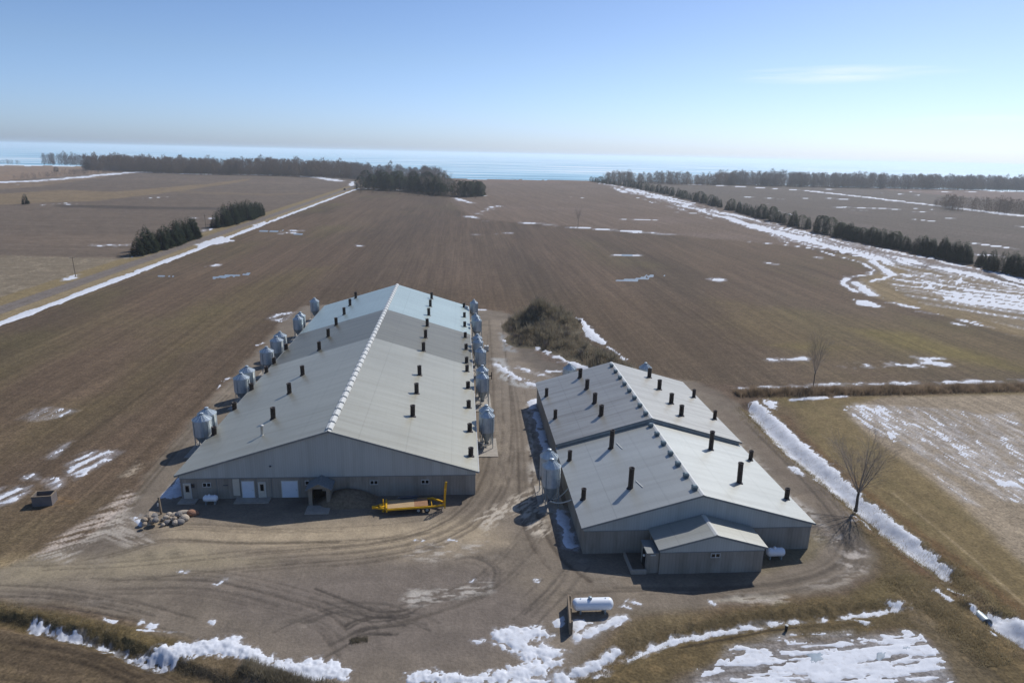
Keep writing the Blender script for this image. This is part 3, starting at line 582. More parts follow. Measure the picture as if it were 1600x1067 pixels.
sline([(874,795),(882,822)], .3, .15, 1, .15); spoly([(823,627),(838,622),(842,632),(828,633)], .2, 1, .3)
ALB[:] = ALB*(1-DUST[..., None])+lin((206, 208, 214))*DUST[..., None]
cellc = CLASS[:-1, :-1]; far_ok = (land[:-1, :-1] | land[1:, 1:] | (SG[:-1, :-1] > coast_s(UU[:-1, :-1])-4))
sheet('field', (cellc == 0) & far_ok, Zg, M_GROUND, kind='structure')
sheet('yard', (cellc == 1) & far_ok, Zg, M_GROUND, kind='structure')
sheet('road', (cellc == 2) & far_ok, Zg, M_GROUND, kind='structure')
sheet('grass_verge', (cellc == 3) & far_ok, Zg, M_GROUND, kind='structure')
sheet('stubble_field', (cellc == 4) & far_ok, Zg, M_GROUND, kind='structure')
SMOOTHN = fbm(X/.45, Y/.45, 180, 4); CL = np.clip(SH/.3, 0, 1)
SH2 = np.where(SH > .08, .08+(SH-.08)*.6, np.clip(SH, -.12, .08))-.03*np.abs(SMOOTHN)*CL-.04*np.abs(fbm(X/.4, Y/.4, 181, 3))*CL+.03*fbm(X/1.8, Y/1.8, 183, 2)*CL+.012*fbm(X/.5,Y/.5,182,3)*(SH > 0)
smask = np.maximum.reduce([SH[:-1, :-1], SH[1:, :-1], SH[:-1, 1:], SH[1:, 1:]]) > 0
def snow_mat():
    m = mat("old_snow", (.60, .62, .655), .8, var=.10, sc=1.2, bump=.25, bsc=14, spec=.25)
    t = m.node_tree; p = t.nodes['Principled BSDF']; src = p.inputs['Base Color'].links[0].from_socket; co = nd(t, 'ShaderNodeTexCoord')
    n = nd(t, 'ShaderNodeTexNoise', Scale=1.6, Detail=8.0, Roughness=.7); t.links.new(co.outputs['Object'], n.inputs[0]); r = nd(t, 'ShaderNodeMapRange'); t.links.new(n.outputs[0], r.inputs[0])
    for k, v in (('From Min', .54), ('From Max', .72), ('To Min', 0), ('To Max', .55)): r.inputs[k].default_value = v
    mm = nd(t, 'ShaderNodeMixRGB'); mm.inputs[2].default_value = (*L3(150, 140, 128), 1); t.links.new(r.outputs[0], mm.inputs[0]); t.links.new(src, mm.inputs[1]); t.links.new(mm.outputs[0], p.inputs['Base Color'])
    return m
M_SNOW = snow_mat()
SNOWZ = Z+SH2+.012
sheet('snow', smask & land[:-1, :-1], SNOWZ, M_SNOW, attrs=False, kind='stuff', label='old white snow left in drifts, ditches and streaks across the fields and yard', cat='snow')
# meltwater ice
SH = np.full(X.shape, -1.0)
for p, w in (([(335,434),(358,431),(382,429)], 4.6), ([(412,361),(440,361),(474,361)], 4.5), ([(255,431),(272,431)], 2.2), ([(968,439),(990,437),(1003,434),(1020,431)], 3.8), ([(968,398),(992,400)], 2.2), ([(590,333),(612,333)], 3), ([(1020,431),(1052,432)], 1.4), ([(455,366),(470,366)], 1.5)):
    sline(p, w, w*.32, 3.0, .02, .08, gsc=5)
spoly([(1262,1022),(1282,1018),(1286,1030),(1268,1034)], .2, .7, .02); spoly([(1364,1020),(1384,1018),(1388,1030),(1372,1034)], .2, .7, .02); spoly([(1410,1008),(1420,1010),(1418,1018),(1410,1014)], .15, .7, .02)
imask = np.maximum.reduce([SH[:-1, :-1], SH[1:, :-1], SH[:-1, 1:], SH[1:, 1:]]) > 0
sheet('ice', imask, np.maximum(Z+np.clip(SH, -.06, .02)+.03, np.where(SH > 0, SNOWZ+.01, -9)), mat("grey_ice", L3(124, 138, 150), .55, var=.2, sc=.8, spec=.25), attrs=False, kind='stuff', label='thin blue grey ice on meltwater puddles in the fields', cat='ice')
def gz(x, y): return 0.0
# ------------------------------------------------------------------ materials of the buildings
ROOF_L = panel_mat('roof_sheet_grey', L3(140,139,128), 1, 1.0, .40, .40, dirt=L3(92,88,78), dirt_amt=.7, down=(.15, 2.2, .15), var=.04)
ROOF_M = panel_mat('roof_sheet_weathered', L3(122,119,104), 1, 1.0, .40, .40, dirt=L3(88,80,68), dirt_amt=.75, down=(.15, 2.2, .15), var=.05)
ROOF_F = panel_mat('roof_sheet_pale', L3(160,158,144), 1, 1.0, .40, .40, dirt=L3(120,112,92), dirt_amt=.45, down=(.15, 2.2, .15), var=.03)
ROOF_B = panel_mat('roof_sheet_new', L3(164,178,174), 1, 1.0, .40, .40, dirt=L3(120,132,134), dirt_amt=.25, down=(.15, 2.2, .15), var=.03)
ROOF_2F = panel_mat('roof_sheet_light_grey', L3(168,169,162), 1, .91, .40, .40, dirt=L3(122,118,108), dirt_amt=.35, down=(.15, 2.0, .15), var=.03)
ROOF_2B = panel_mat('roof_sheet_dull', L3(158,156,148), 1, .91, .40, .40, dirt=L3(100,92,78), dirt_amt=.7, down=(.15, 2.0, .15), var=.04)
WALL_UP = panel_mat('gable_sheet', L3(176,180,176), 0, .91, .5, dirt=L3(120,112,98), dirt_amt=.3, down=(2, 2, .2), rib=.5)
WALL_LO = panel_mat('lower_cladding', L3(150,144,134), 0, 1.22, .8, dirt=L3(88,78,64), dirt_amt=.6, down=(1.5, 1.5, .35), var=.10, rib=.5, spec=.2)
WALL_SD = panel_mat('side_cladding', L3(150,142,128), 1, 1.22, .7, dirt=L3(88,78,64), dirt_amt=.5, down=(1.5, 1.5, .35), var=.08, rib=.5, spec=.2)
WHITE = mat('white_paint', L3(196,196,190), .45, var=.06, spec=.4)
TANKW = mat('tank_paint', L3(226,230,234), .35, var=.05, sc=1.2, spec=.5)
TRIM = mat('grey_trim', L3(120,124,124), .5)
BLACK = mat('black_plastic', L3(48,40,40), .6, var=.3, sc=4)
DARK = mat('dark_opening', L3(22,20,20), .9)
GLASS = mat('window_glass', L3(20,24,28), .12, spec=.6)
GALV = mat('galvanised_steel', L3(178,188,194), .36, .35, var=.16, sc=2.5, stretch=(1, 1, .5))
GALVD = mat('galvanised_dull', L3(150,160,164), .45, .35, var=.2, sc=2.5)
CONC = mat('concrete', L3(158,150,138), .9, var=.15, sc=2, bump=.2)
VENTM = mat('ridge_vent_metal', L3(96,112,118), .5, .3)
YEL = mat('yellow_paint', L3(206,158,22), .45, var=.15, sc=3)
PLANK = mat('plank_deck', L3(176,150,112), .85, var=.28, sc=3, stretch=(.3, 4, 1))
PLANK2 = mat('worn_plank', L3(150,112,82), .85, var=.3, sc=3, stretch=(.3, 4, 1))
RUBBER = mat('rubber', L3(34,34,36), .85)
STEEL = mat('dark_steel', L3(78,86,96), .5, .4)
WOODP = mat('weathered_wood', L3(128,114,96), .9, var=.2, sc=4)
SHING = mat('dark_shingle', L3(118,124,126), .8, var=.2, sc=5)
BINM = mat('grey_sheet', L3(110,104,102), .7, var=.15)

def slab_roof(name, m, x0, x1, xr, ze0, ze1, zr, y0, y1, parent, t=.10):
    b = MB()
    pro = [(x0, ze0), (xr, zr), (x1, ze1), (x1, ze1-t), (xr, zr-t), (x0, ze0-t)]
    vs = [(x, y0, z) for x, z in pro]+[(x, y1, z) for x, z in pro]
    fs = [(0, 6, 7, 1)[::-1], (1, 7, 8, 2)[::-1], (2, 8, 9, 3)[::-1], (3, 9, 10, 4)[::-1], (4, 10, 11, 5)[::-1], (5, 11, 6, 0)[::-1], (0, 1, 4, 5), (1, 2, 3, 4), (6, 11, 10, 7), (7, 10, 9, 8)]
    b.add(vs, fs); return b.build(name, m, parent)
def stack_mesh(r, h, deep=.5, band=False):
    b = MB(); b.lathe([(r, -deep), (r, h-.12), (r*1.1, h-.12), (r*1.1, h), (r*.86, h), (r*.86, h-.5), (0.02, h-.5)], 14)
    b.lathe([(r*1.02, h*.45), (r*1.04, h*.45), (r*1.04, h*.45+.05), (r*1.02, h*.45+.05)], 14)
    b.lathe([(r*1.5, -.12), (r*1.12, .1), (r, .12)], 14)
    return b.build('ventilation_stack', BLACK, mesh_only=True)
def roof_hit(u, v, slopes):
    d = cR*(u-800)/FPX - cU*(v-533.5)/FPX + fwd; o = np.array([0, 0, H]); best = None
    for (xa, xb, za, zb, ya, yb) in slopes:          # z linear in x
        k = (zb-za)/(xb-xa); t = (za+k*(0-xa)-H)/(d[2]-k*d[0]); p = o+d*t
        if min(xa, xb) <= p[0] <= max(xa, xb) and ya-.5 <= p[1] <= yb+.5 and (best is None or t < best[1]): best = (p, t)
    return best[0] if best else None
def frame_window(x, z, w, h, parent, y=-.0, frame=WHITE, panes=2, name='window'):
    f = MB(); t = .07
    f.box(x-w/2-t, x+w/2+t, y-.08, y-.003, z-t, z); f.box(x-w/2-t, x+w/2+t, y-.08, y-.003, z+h, z+h+t)
    f.box(x-w/2-t, x-w/2, y-.08, y-.003, z, z+h); f.box(x+w/2, x+w/2+t, y-.08, y-.003, z, z+h)
    if panes == 2: f.box(x-.05, x+.05, y-.08, y-.003, z, z+h)
    o = f.build(name, frame, parent); g = MB().box(x-w/2, x+w/2, y-.03, y-.004, z, z+h); g.build('pane', GLASS, o); return o
# ------------------------------------------------------------------ the long barn
RX, RY = -17.1, 84.7                                   # empty at the foot of the front gable
barn = empty('barn', (RX, RY, 0), label='long grey metal roofed barn with rows of black roof stacks, left of the lane', cat='barn')
XL, XR, ZE, ZR, YB = -19.5, 19.3, 3.55, 9.64, 103.0   # walls relative to the empty
ex0, ex1 = XL-.5, XR+.4; kL = (ZR-ZE)/(0-ex0); kR = (ZR-ZE)/(ex1)
def rz1(x): return ZE+(x-ex0)*kL if x < 0 else ZR-x*kR
lo = MB().box(XL, XR, 0, .2, -.6, 3.0); lo.build('front_wall', WALL_LO, barn)
g = MB(); tt = .13
pts = [(XL-.03, 3.0), (XR+.03, 3.0), (XR+.03, rz1(XR)-tt), (0, ZR-tt), (XL-.03, rz1(XL)-tt)]
g.add([(x, -.06, z) for x, z in pts]+[(x, .2, z) for x, z in pts], [tuple(range(5)), (9, 8, 7, 6, 5)]+[(i, 5+i, 5+(i+1) % 5, (i+1) % 5) for i in range(5)])
g.build('gable_wall', WALL_UP, barn)
MB().box(XL-.04, XR+.04, -.10, -.063, 2.93, 3.03).build('flashing', TRIM, barn)
g = MB(); g.add([(x, YB-.2, z) for x, z in pts]+[(x, YB, z) for x, z in pts], [tuple(range(5)), (9, 8, 7, 6, 5)]+[(i, 5+i, 5+(i+1) % 5, (i+1) % 5) for i in range(5)]); g.box(XL, XR, YB-.2, YB-.05, -.6, 3.0)
g.build('rear_wall', WALL_UP, barn)
w = MB().box(XL, XL+.2, .2, YB-.2, -.6, rz1(XL)-tt); w.build('side_wall', WALL_SD, barn)
w = MB().box(XR-.2, XR, .2, YB-.2, -.6, rz1(XR)-tt); w.build('side_wall', WALL_SD, barn)
YS1, YS2 = 47.0, 72.3
roofs = []
for nm, m_l, ya, yb, lab in (('roof', ROOF_F, -.3, YS1, 'pale beige metal roof at the front'), ('roof', ROOF_M, YS1+.003, YS2, 'browner weathered metal roof in the middle'), ('roof', ROOF_B, YS2+.003, YB+.3, 'bluish newer metal roof at the far end')):
    o = slab_roof(nm, m_l, ex0, ex1, 0, ZE, ZE, ZR, ya, yb, barn); o['label'] = lab; roofs.append((o, ya, yb))
# trim along rakes, eaves
b = MB(); b.beam((ex0, -.36, ZE-.08), (0, -.36, ZR-.08), .06, .24); b.beam((0, -.36, ZR-.08), (ex1, -.36, ZE-.08), .06, .24); b.build('rake_trim', TRIM, barn)
b = MB(); b.box(ex1+.003, ex1+.12, -.3, YB+.3, ZE-.2, ZE+.03); b.build('gutter', WHITE, barn)
b = MB(); b.box(ex0-.12, ex0-.003, -.3, YB+.3, ZE-.2, ZE+.03); b.build('gutter', TRIM, barn)
# ridge: white cap with a row of humped vents
b = MB(); yy = -.35
b.add([(-.32, yy, rz1(-.32)+.02), (0, yy, ZR+.10), (.38, yy, rz1(.38)+.02), (-.32, YB+.35, rz1(-.32)+.02), (0, YB+.35, ZR+.10), (.38, YB+.35, rz1(.38)+.02)], [(0, 1, 4, 3), (1, 2, 5, 4)])
b.build('ridge_cap', WHITE, barn)
b = MB(); L = .95
pr = [(-.42, -.10), (-.36, .16), (0, .30), (.36, .16), (.48, -.10)]
b.add([(x, -L, z) for x, z in pr]+[(x, L, z) for x, z in pr], [(i, i+1, 6+i, 5+i)[::-1] for i in range(4)]+[(0, 1, 2, 3, 4), (9, 8, 7, 6, 5)])
vm = b.build('ridge_vent', WHITE, mesh_only=True)
for i in range(42):
    o = link('ridge_vent', vm, barn); o.location = (0, 1.2+i*(YB-2.2)/41, ZR)
SL1 = [(RX+ex0, RX, ZE, ZR, RY, RY+YB), (RX, RX+ex1, ZR, ZE, RY, RY+YB)]
sm_in = stack_mesh(.36, 1.75); sm_out = stack_mesh(.36, 1.25); sm_wh = None
inner1 = [(556,466),(547,477.5),(538,491.5),(525.5,508),(513,526),(499,547),(473,586),(452.5,614.5),(427,654), (674.4,466.8),(672.4,478.8),(670,492.6),(667.7,509.7),(665,527.8),(661.8,548),(655.7,585.8),(651,614.4),(644.9,650)]
outer1 = [(502,480.5),(478.8,508.5),(464,526.5),(447.5,546),(428.5,568),(416.5,582),(393.5,609),(366.8,639.5),(335,679), (725,480.5),(725.6,495.5),(726,510.3),(727,527.4),(728.3,546),(729,567),(729.7,580),(731.3,606.5),(732.4,636.6),(734,673.6),(735.6,712)]
def put_stacks(lst, mesh, slopes, root, rfs, name='ventilation_stack'):
    for u, v in lst:
        p = roof_hit(u, v, slopes)
        if p is None: print('stack miss', u, v); continue
        rl = np.array(root.location); q = p-rl
        par = next((o for o, ya, yb in rfs if ya <= q[1] <= yb), rfs[0][0])
        o = link(name, mesh, par); o.location = q; o.rotation_euler = (random.uniform(-.02, .02), random.uniform(-.02, .02), random.uniform(0, 6))
bpy.context.view_layer.update()
put_stacks(inner1, sm_in, SL1, barn, roofs); put_stacks(outer1, sm_out, SL1, barn, roofs)
b = MB(); b.lathe([(.17, -.4), (.17, 1.35), (.3, 1.35), (.3, 1.5), (.05, 1.62)], 12); b.lathe([(.3, -.1), (.17, .15)], 12)
wf = b.build('flue', WHITE, mesh_only=True); put_stacks([(409.5, 680)], wf, SL1, barn, roofs, 'flue')
b = MB(); b.lathe([(.4, 0), (.45, .5), (.42, .9), (.1, 1.0)], 12); o = b.build('fan_hood', WHITE, barn); o.location = (ex1-.7, YB-4, rz1(ex1-.7)-.1)
# openings in the front wall (x from pixels on the wall plane)
def wx(u, v=770):      # x on the plane y = RY
    d = cR*(u-800)/FPX - cU*(v-533.5)/FPX + fwd; t = RY/d[1]; return d[0]*t-RX, H+d[2]*t
def door(u0, u1, z0, h, m, nm, glass=None, lab=None):
    x0, x1 = wx(u0)[0], wx(u1)[0]
    f = MB(); f.box(x0-.1, x0, -.06, -.003, z0, z0+h+.1); f.box(x1, x1+.1, -.06, -.003, z0, z0+h+.1); f.box(x0, x1, -.06, -.003, z0+h, z0+h+.1)
    d = MB().box(x0, x1, -.045, -.004, z0, z0+h); o = d.build(nm, m, barn); f.build('frame', WHITE if m != PALE else WHITE, o)
    if glass:
        a, b_, c, e = glass; g_ = MB().box(x0+a*(x1-x0), x0+b_*(x1-x0), -.06, -.047, z0+c*h, z0+e*h); g_.build('pane', GLASS, o)
    hb = MB(); hb.lathe([(.0, 0), (.04, .02), (.045, .06), (0, .08)], 8, (x1-.12, -.12, z0+h*.47)); hb.build('handle', STEEL, o)
    if lab: o['label'] = lab
    return o
PALE = mat('pale_overhead_door', L3(205,215,225), .5, var=.04)
CREAM = mat('cream_door', L3(196,188,172), .6, var=.06)
door(288.5, 298.5, .12, 2.1, CREAM, 'door', (.22, .78, .45, .88))
door(379.5, 397.5, .1, 2.35, PALE, 'garage_door', lab='narrow pale blue overhead door')
door(405.5, 415, .1, 2.15, CREAM, 'door', (.22, .78, .45, .9))
door(441.5, 465.5, .05, 2.35, PALE, 'garage_door', lab='wide pale blue overhead door')
x0 = wx(365)[0]; x1 = wx(375.5)[0]; MB().box(x0, x1, -.05, -.004, .45, 2.85).build('wall_panel', CREAM, barn)
x0 = wx(356)[0]; MB().box(x0-.5, x0+.1, -.06, -.004, 1.9, 2.0).build('lamp_bracket', STEEL, barn)
x0 = wx(302.5)[0]; frame_window(x0, 1.75, .32, .42, barn, panes=1, frame=STEEL)
for u in (324.5, 585, 664.5): frame_window(wx(u)[0], 1.82, .95, .48, barn)
frame_window(wx(481)[0], 1.9, .42, .5, barn, panes=1)
for u in (286, 340, 377, 402, 425, 470): 
    x0 = wx(u)[0]; MB().box(x0-.035, x0+.035, -.05, -.004, 0.1, 2.92).build('downpipe', TRIM, barn)
b = MB(); b.lathe([(.0, 0), (.12, .02), (.14, .12), (.05, .2)], 10, (wx(426)[0], -.2, 4.6)); b.build('wall_lamp', STEEL, barn)
# steps / slabs by the doors
for u0, u1 in ((284.5, 310), (372, 424)):
    x0, x1 = wx(u0)[0]+RX, wx(u1)[0]+RX; o = MB().box(x0-.2, x1, RY-1.5, RY-.02, -.2, .12).build('concrete_slab', CONC)
    tag(o, 'flat concrete step slab at the %s of the long barn' % ('far left door' if u0 < 300 else 'narrow overhead door and middle door'), 'slab')
# entry porch
px0, px1 = wx(488)[0], wx(521.5)[0]; pc = (px0+px1)/2; pw_ = (px1-px0)/2; PD = 2.4
porch = MB(); ro = []
zr_, ze_ = 3.25, 2.55
porch.box(px0, px0+.15, -PD, -.06, -.3, ze_-.12); porch.box(px1-.15, px1, -PD, -.06, -.3, ze_-.12); 
porch.box(px0+.15, px0+.5, -PD, -PD+.12, -.3, ze_-.12); porch.box(px1-.5, px1-.15, -PD, -PD+.12, -.3, ze_-.12)
porch.add([(px0, -PD, ze_-.12), (px1, -PD, ze_-.12), (pc, -PD, zr_-.12), (px0, -PD+.12, ze_-.12), (px1, -PD+.12, ze_-.12), (pc, -PD+.12, zr_-.12)], [(0, 1, 2), (5, 4, 3), (0, 3, 4, 1)])
po = porch.build('porch', WALL_SD, barn)
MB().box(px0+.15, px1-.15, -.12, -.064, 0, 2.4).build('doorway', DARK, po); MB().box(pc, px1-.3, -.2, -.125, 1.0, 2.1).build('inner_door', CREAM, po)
b = MB(); e = .3
pro = [(px0-e, ze_-.14), (pc, zr_+.06), (px1+e, ze_-.14)]
b.add([(x, -PD-.3, z) for x, z in pro]+[(x, -.1, z) for x, z in pro]+[(x, -PD-.3, z-.1) for x, z in pro]+[(x, -.1, z-.1) for x, z in pro], [(0,1,4,3), (1,2,5,4), (7,6,9,10), (8,7,10,11), (0,6,7,1), (1,7,8,2), (0,3,9,6), (2,8,11,5), (3,4,10,9), (4,5,11,10)])
b.build('porch_roof', SHING, po)
o = MB().box(px0+RX-.1, px1+RX+.1, RY-PD-2.2, RY-PD-.02, -.2, .1).build('concrete_ramp', CONC); tag(o, 'worn concrete apron in front of the little entry porch', 'ramp')
# heap of soil beside the porch
b = MB(); n = 26
vs = []; cx, cy = wx(545)[0]+RX, RY-.9
for i in range(n+1):
    for j in range(n+1):
        a = i/n*2-1; c = j/n*2-1; x = cx+a*4.2; y = cy+c*2.6
        h = 1.5*max(0, 1-a*a)**1.3*max(0, 1-c*c)**1.0+.12*float(fbm(np.array(x), np.array(y), 5)); vs.append((x, min(y, RY-.05), -.12+h))
b.add(vs, [(i*(n+1)+j, (i+1)*(n+1)+j, (i+1)*(n+1)+j+1, i*(n+1)+j+1) for i in range(n) for j in range(n)], True)
tag(b.build('soil_mound', mat('gravelly_soil', L3(120,106,88), .95, var=.3, sc=3, bump=.5, bsc=8, spec=.1)), 'low heap of brown soil against the long barn right of the porch', 'soil mound')

# ------------------------------------------------------------------ the short barn
RX2, RY2 = 28.15, 69.8
barn2 = empty('barn', (RX2, RY2, 0), label='shorter grey barn in two roof steps with a small gabled annex in front', cat='barn')
hw = 13.7
def gable_block(y0, y1, ze, zr, wlo, parent, roofm, lab, hwx=hw, over=.35, front=True, xr=0, x0=None, x1=None, trim_front=True):
    xa = -hwx if x0 is None else x0; xb = hwx if x1 is None else x1
    ea, eb = xa-over, xb+over
    def rz(x): return ze+(x-ea)/(xr-ea)*(zr-ze) if x < xr else ze+(eb-x)/(eb-xr)*(zr-ze)
    pts = [(xa-.03, wlo), (xb+.03, wlo), (xb+.03, rz(xb)-.13), (xr, zr-.13), (xa-.03, rz(xa)-.13)]
    def gw(ya, yb):
        g = MB(); g.add([(x, ya, z) for x, z in pts]+[(x, yb, z) for x, z in pts], [tuple(range(5)), (9, 8, 7, 6, 5)]+[(i, 5+i, 5+(i+1) % 5, (i+1) % 5) for i in range(5)]); return g
    gw(y0-.06, y0+.15).build('gable_wall', WALL_UP, parent)
    if front:
        MB().box(xa, xb, y0, y0+.15, -.6, wlo).build('front_wall', WALL_LO, parent)
        MB().box(xa-.04, xb+.04, y0-.09, y0-.063, wlo-.05, wlo+.04).build('flashing', TRIM, parent)
    g = gw(y1-.2, y1-.03); g.box(xa, xb, y1-.2, y1-.05, -.6, wlo); g.build('rear_wall', WALL_UP, parent)
    for s, (p, q) in enumerate(((xa, xa+.2), (xb-.2, xb))): MB().box(p, q, y0+.15, y1-.2, -.6, ze-.06).build('side_wall', WALL_SD, parent)
    o = slab_roof('roof', roofm, ea, eb, xr, ze, ze, zr, y0-.3, y1, parent)
    if lab: o['label'] = lab
    b = MB(); b.beam((ea, y0-.35, ze-.08), (xr, y0-.35, zr-.08), .05, .22); b.beam((xr, y0-.35, zr-.08), (eb, y0-.35, ze-.08), .05, .22); b.build('rake_trim', TRIM, parent)
    b = MB(); b.add([(xr-.25, y0-.32, rz(xr-.25)+.02), (xr, y0-.32, zr+.08), (xr+.32, y0-.32, rz(xr+.32)+.02), (xr-.25, y1, rz(xr-.25)+.02), (xr, y1, zr+.08), (xr+.32, y1, rz(xr+.32)+.02)], [(0, 1, 4, 3), (1, 2, 5, 4)])
    b.build('ridge_cap', WHITE, parent)
    return o, rz
rF, rzF = gable_block(0, 22.2, 3.55, 7.5, 3.0, barn2, ROOF_2F, 'lower front section of the roof')
rB, rzB = gable_block(22.23, 50.0, 4.15, 8.15, 3.2, barn2, ROOF_2B, 'higher rear section of the roof', front=False)
b = MB(); b.box(-.3, .3, -.28, .28, -.2, .22); b.add([(-.36, -.36, .22), (.36, -.36, .22), (.36, .36, .22), (-.36, .36, .22), (-.2, -.2, .36), (.2, -.2, .36), (.2, .2, .36), (-.2, .2, .36)], [(0,1,5,4), (1,2,6,5), (2,3,7,6), (3,0,4,7), (4,5,6,7), (3,2,1,0)])
vm2 = b.build('ridge_vent', VENTM, mesh_only=True)
for i in range(7): o = link('ridge_vent', vm2, barn2); o.location = (-.45, 1.5+i*3.2, rzF(-.45)+.16)
for i in range(8): o = link('ridge_vent', vm2, barn2); o.location = (-.45, 23.7+i*3.4, rzB(-.45)+.16)
SL2F = [(RX2-hw-.35, RX2, 3.55, 7.5, RY2, RY2+22.2), (RX2, RX2+hw+.35, 7.5, 3.55, RY2, RY2+22.2)]
SL2B = [(RX2-hw-.35, RX2, 4.15, 8.15, RY2+22.2, RY2+50), (RX2, RX2+hw+.35, 8.15, 4.15, RY2+22.2, RY2+50)]
bpy.context.view_layer.update()
s_tall = stack_mesh(.33, 2.75); s_mid = stack_mesh(.36, 1.7); s_low = stack_mesh(.3, 1.45)
put_stacks([(955,700),(985,762),(1110.4,702),(1155,754)], s_tall, SL2F, barn2, [(rF, -1, 23)])
put_stacks([(890,719),(911.5,779.5),(1172.3,718.5),(1229,779)], s_low, SL2F, barn2, [(rF, -1, 23)])
put_stacks([(906.4,590),(917,607.6),(929.2,629.6),(939.3,649),(1014.4,589.5),(1030,608),(1048.6,630),(1064.3,649)], s_mid, SL2B, barn2, [(rB, 22, 60)])
put_stacks([(853.8,619),(867.6,653.6),(1083.9,620.5),(1116.5,654.5)], s_low, SL2B, barn2, [(rB, 22, 60)])
for (u, v) in ((1002, 756), (961+50*.9, 0)):
    pass
for (ua, va, ub, vb) in ((993.5, 751.5, 1004.5, 761.5), (963, 692, 972.5, 701.5)):
    p = roof_hit(ua, va, SL2F)-np.array([RX2, RY2, 0]); q = roof_hit(ub, vb, SL2F)-np.array([RX2, RY2, 0])
    MB().beam((p[0], p[1], p[2]+.05), (q[0], q[1], q[2]+.05), .09, .06).build('guy_anchor', WHITE, barn2)
# guy wires of the tall right-hand stacks
# annex
an, rzA = gable_block(-4.35, -.2, 3.25, 4.95, 2.75, barn2, ROOF_2F, 'small annex roof', x0=-5.85, x1=6.0, xr=.25, over=.3); an.name = 'annex_roof'
frame_window(.35+.1, 2.05, .95, .42, barn2, y=-4.35)
b = MB(); b.box(-7.2, -5.9, -4.1, -1.6, -.5, 2.55); v_ = b.build('vestibule', WALL_LO, barn2)
MB().box(-7.35, -5.92, -4.25, -1.5, 2.553, 2.63).build('vestibule_roof', TRIM, v_)
MB().box(-6.9, -6.3, -4.2, -4.12, 2.25, 2.4).build('lamp', WHITE, v_)
b = MB(); b.lathe([(0, 0), (.13, .05), (.16, .14), (.13, .24), (0, .3)], 10, (-7.4, -3.4, 1.7)); b.build('wall_lamp', WHITE, v_)
MB().box(-7.26, -7.203, -3.3, -2.3, 0.05, 2.1).build('door', DARK, v_)
# sunken ramp walls left of the annex
b = MB(); b.box(-9.0, -7.25, -4.3, -4.1, -.2, .55); b.box(-9.0, -8.8, -4.1, -.6, -.2, .55)
ro_ = b.build('ramp_wall', CONC, barn2)
# ------------------------------------------------------------------ feed silos
def silo_proto(R, Hh, nleg=4):
    root = empty('feed_silo')
    zb = Hh*.44; zt = Hh*.86; zc = Hh*.97
    p = [(R, zb)]
    k = 0; z = zb
    while z < zt-.05:
        z2 = min(z+.12, zt); p.append((R+(.018 if k % 2 else 0), z2)); z = z2; k += 1
    MB().lathe(p, 28).build('bin_body', GALV, root)
    r = MB(); r.lathe([(R+.07, zt-.06), (R+.07, zt), (.3, zc), (.3, zc+.02)], 28)
    for i in range(14):
        a = 2*math.pi*i/14; r.beam((math.cos(a)*(R+.02), math.sin(a)*(R+.02), zt+.03), (math.cos(a)*.32, math.sin(a)*.32, zc+.02), .05, .05)
    ro = r.build('bin_roof', GALV, root)
    MB().lathe([(.3, zc), (.3, zc+.2), (.34, zc+.2), (.24, zc+.28), (0, zc+.3)], 16).build('lid', GALV, ro)
    h = MB(); h.lathe([(R, zb), (.22, .95), (.22, .75), (0, .75)], 28); ho = h.build('hopper', GALVD, root)
    b = MB(); b.box(-.3, .3, -.2, .2, .55, .8); b.build('boot', STEEL, ho)
    for i in range(nleg):
        a = 2*math.pi*(i+.5)/nleg; x, y = math.cos(a)*(R+.05), math.sin(a)*(R+.05)
        l = MB(); l.beam((x, y, -.05), (x, y, zt-.25), .1, .1); l.build('leg', GALVD, root)
    br = MB()
    for i in range(nleg):
        a = 2*math.pi*(i+.5)/nleg; a2 = 2*math.pi*(i+1.5)/nleg
        br.tube((math.cos(a)*(R+.05), math.sin(a)*(R+.05), .3), (math.cos(a2)*(R+.05), math.sin(a2)*(R+.05), zb*.8), .03)
        br.tube((math.cos(a)*(R+.05), math.sin(a)*(R+.05), zb*.85), (math.cos(a2)*(R+.05), math.sin(a2)*(R+.05), zb*.85), .03)
    br.build('brace', GALVD, root)
    la = MB(); a = -math.pi*.35; ca, sa = math.cos(a), math.sin(a); q = R+.18
    for s in (-.2, .2): la.tube((ca*q-sa*s, sa*q+ca*s, .9), (ca*q-sa*s, sa*q+ca*s, zt+.1), .022)
    z = 1.0
    while z < zt: la.tube((ca*q-sa*-.2, sa*q+ca*-.2, z), (ca*q-sa*.2, sa*q+ca*.2, z), .014, n=4); z += .3
    for s in (-.2, .2): la.tube((ca*q-sa*s, sa*q+ca*s, zt+.1), (ca*.5-sa*s, sa*.5+ca*s, zc+.1), .02)
    la.build('ladder', GALVD, root)
    return root
def place_silos(lst, R, Hh, group, labs, rz=0.3):
    pr = silo_proto(R, Hh)
    for i, ((u, v, x), lb) in enumerate(zip(lst, labs)):
        o = pr if i == 0 else copy_tree(pr)
        gx, gy = g2(u, v, Hh); o.location = (x if x is not None else gx, gy, 0); o.rotation_euler = (0, 0, rz+.5*((i*37) % 5-2)*.2); tag(o, lb, 'silo', group)
gL = 'feed silos along the left side of the long barn'; gR = 'feed silos along the right side of the long barn'
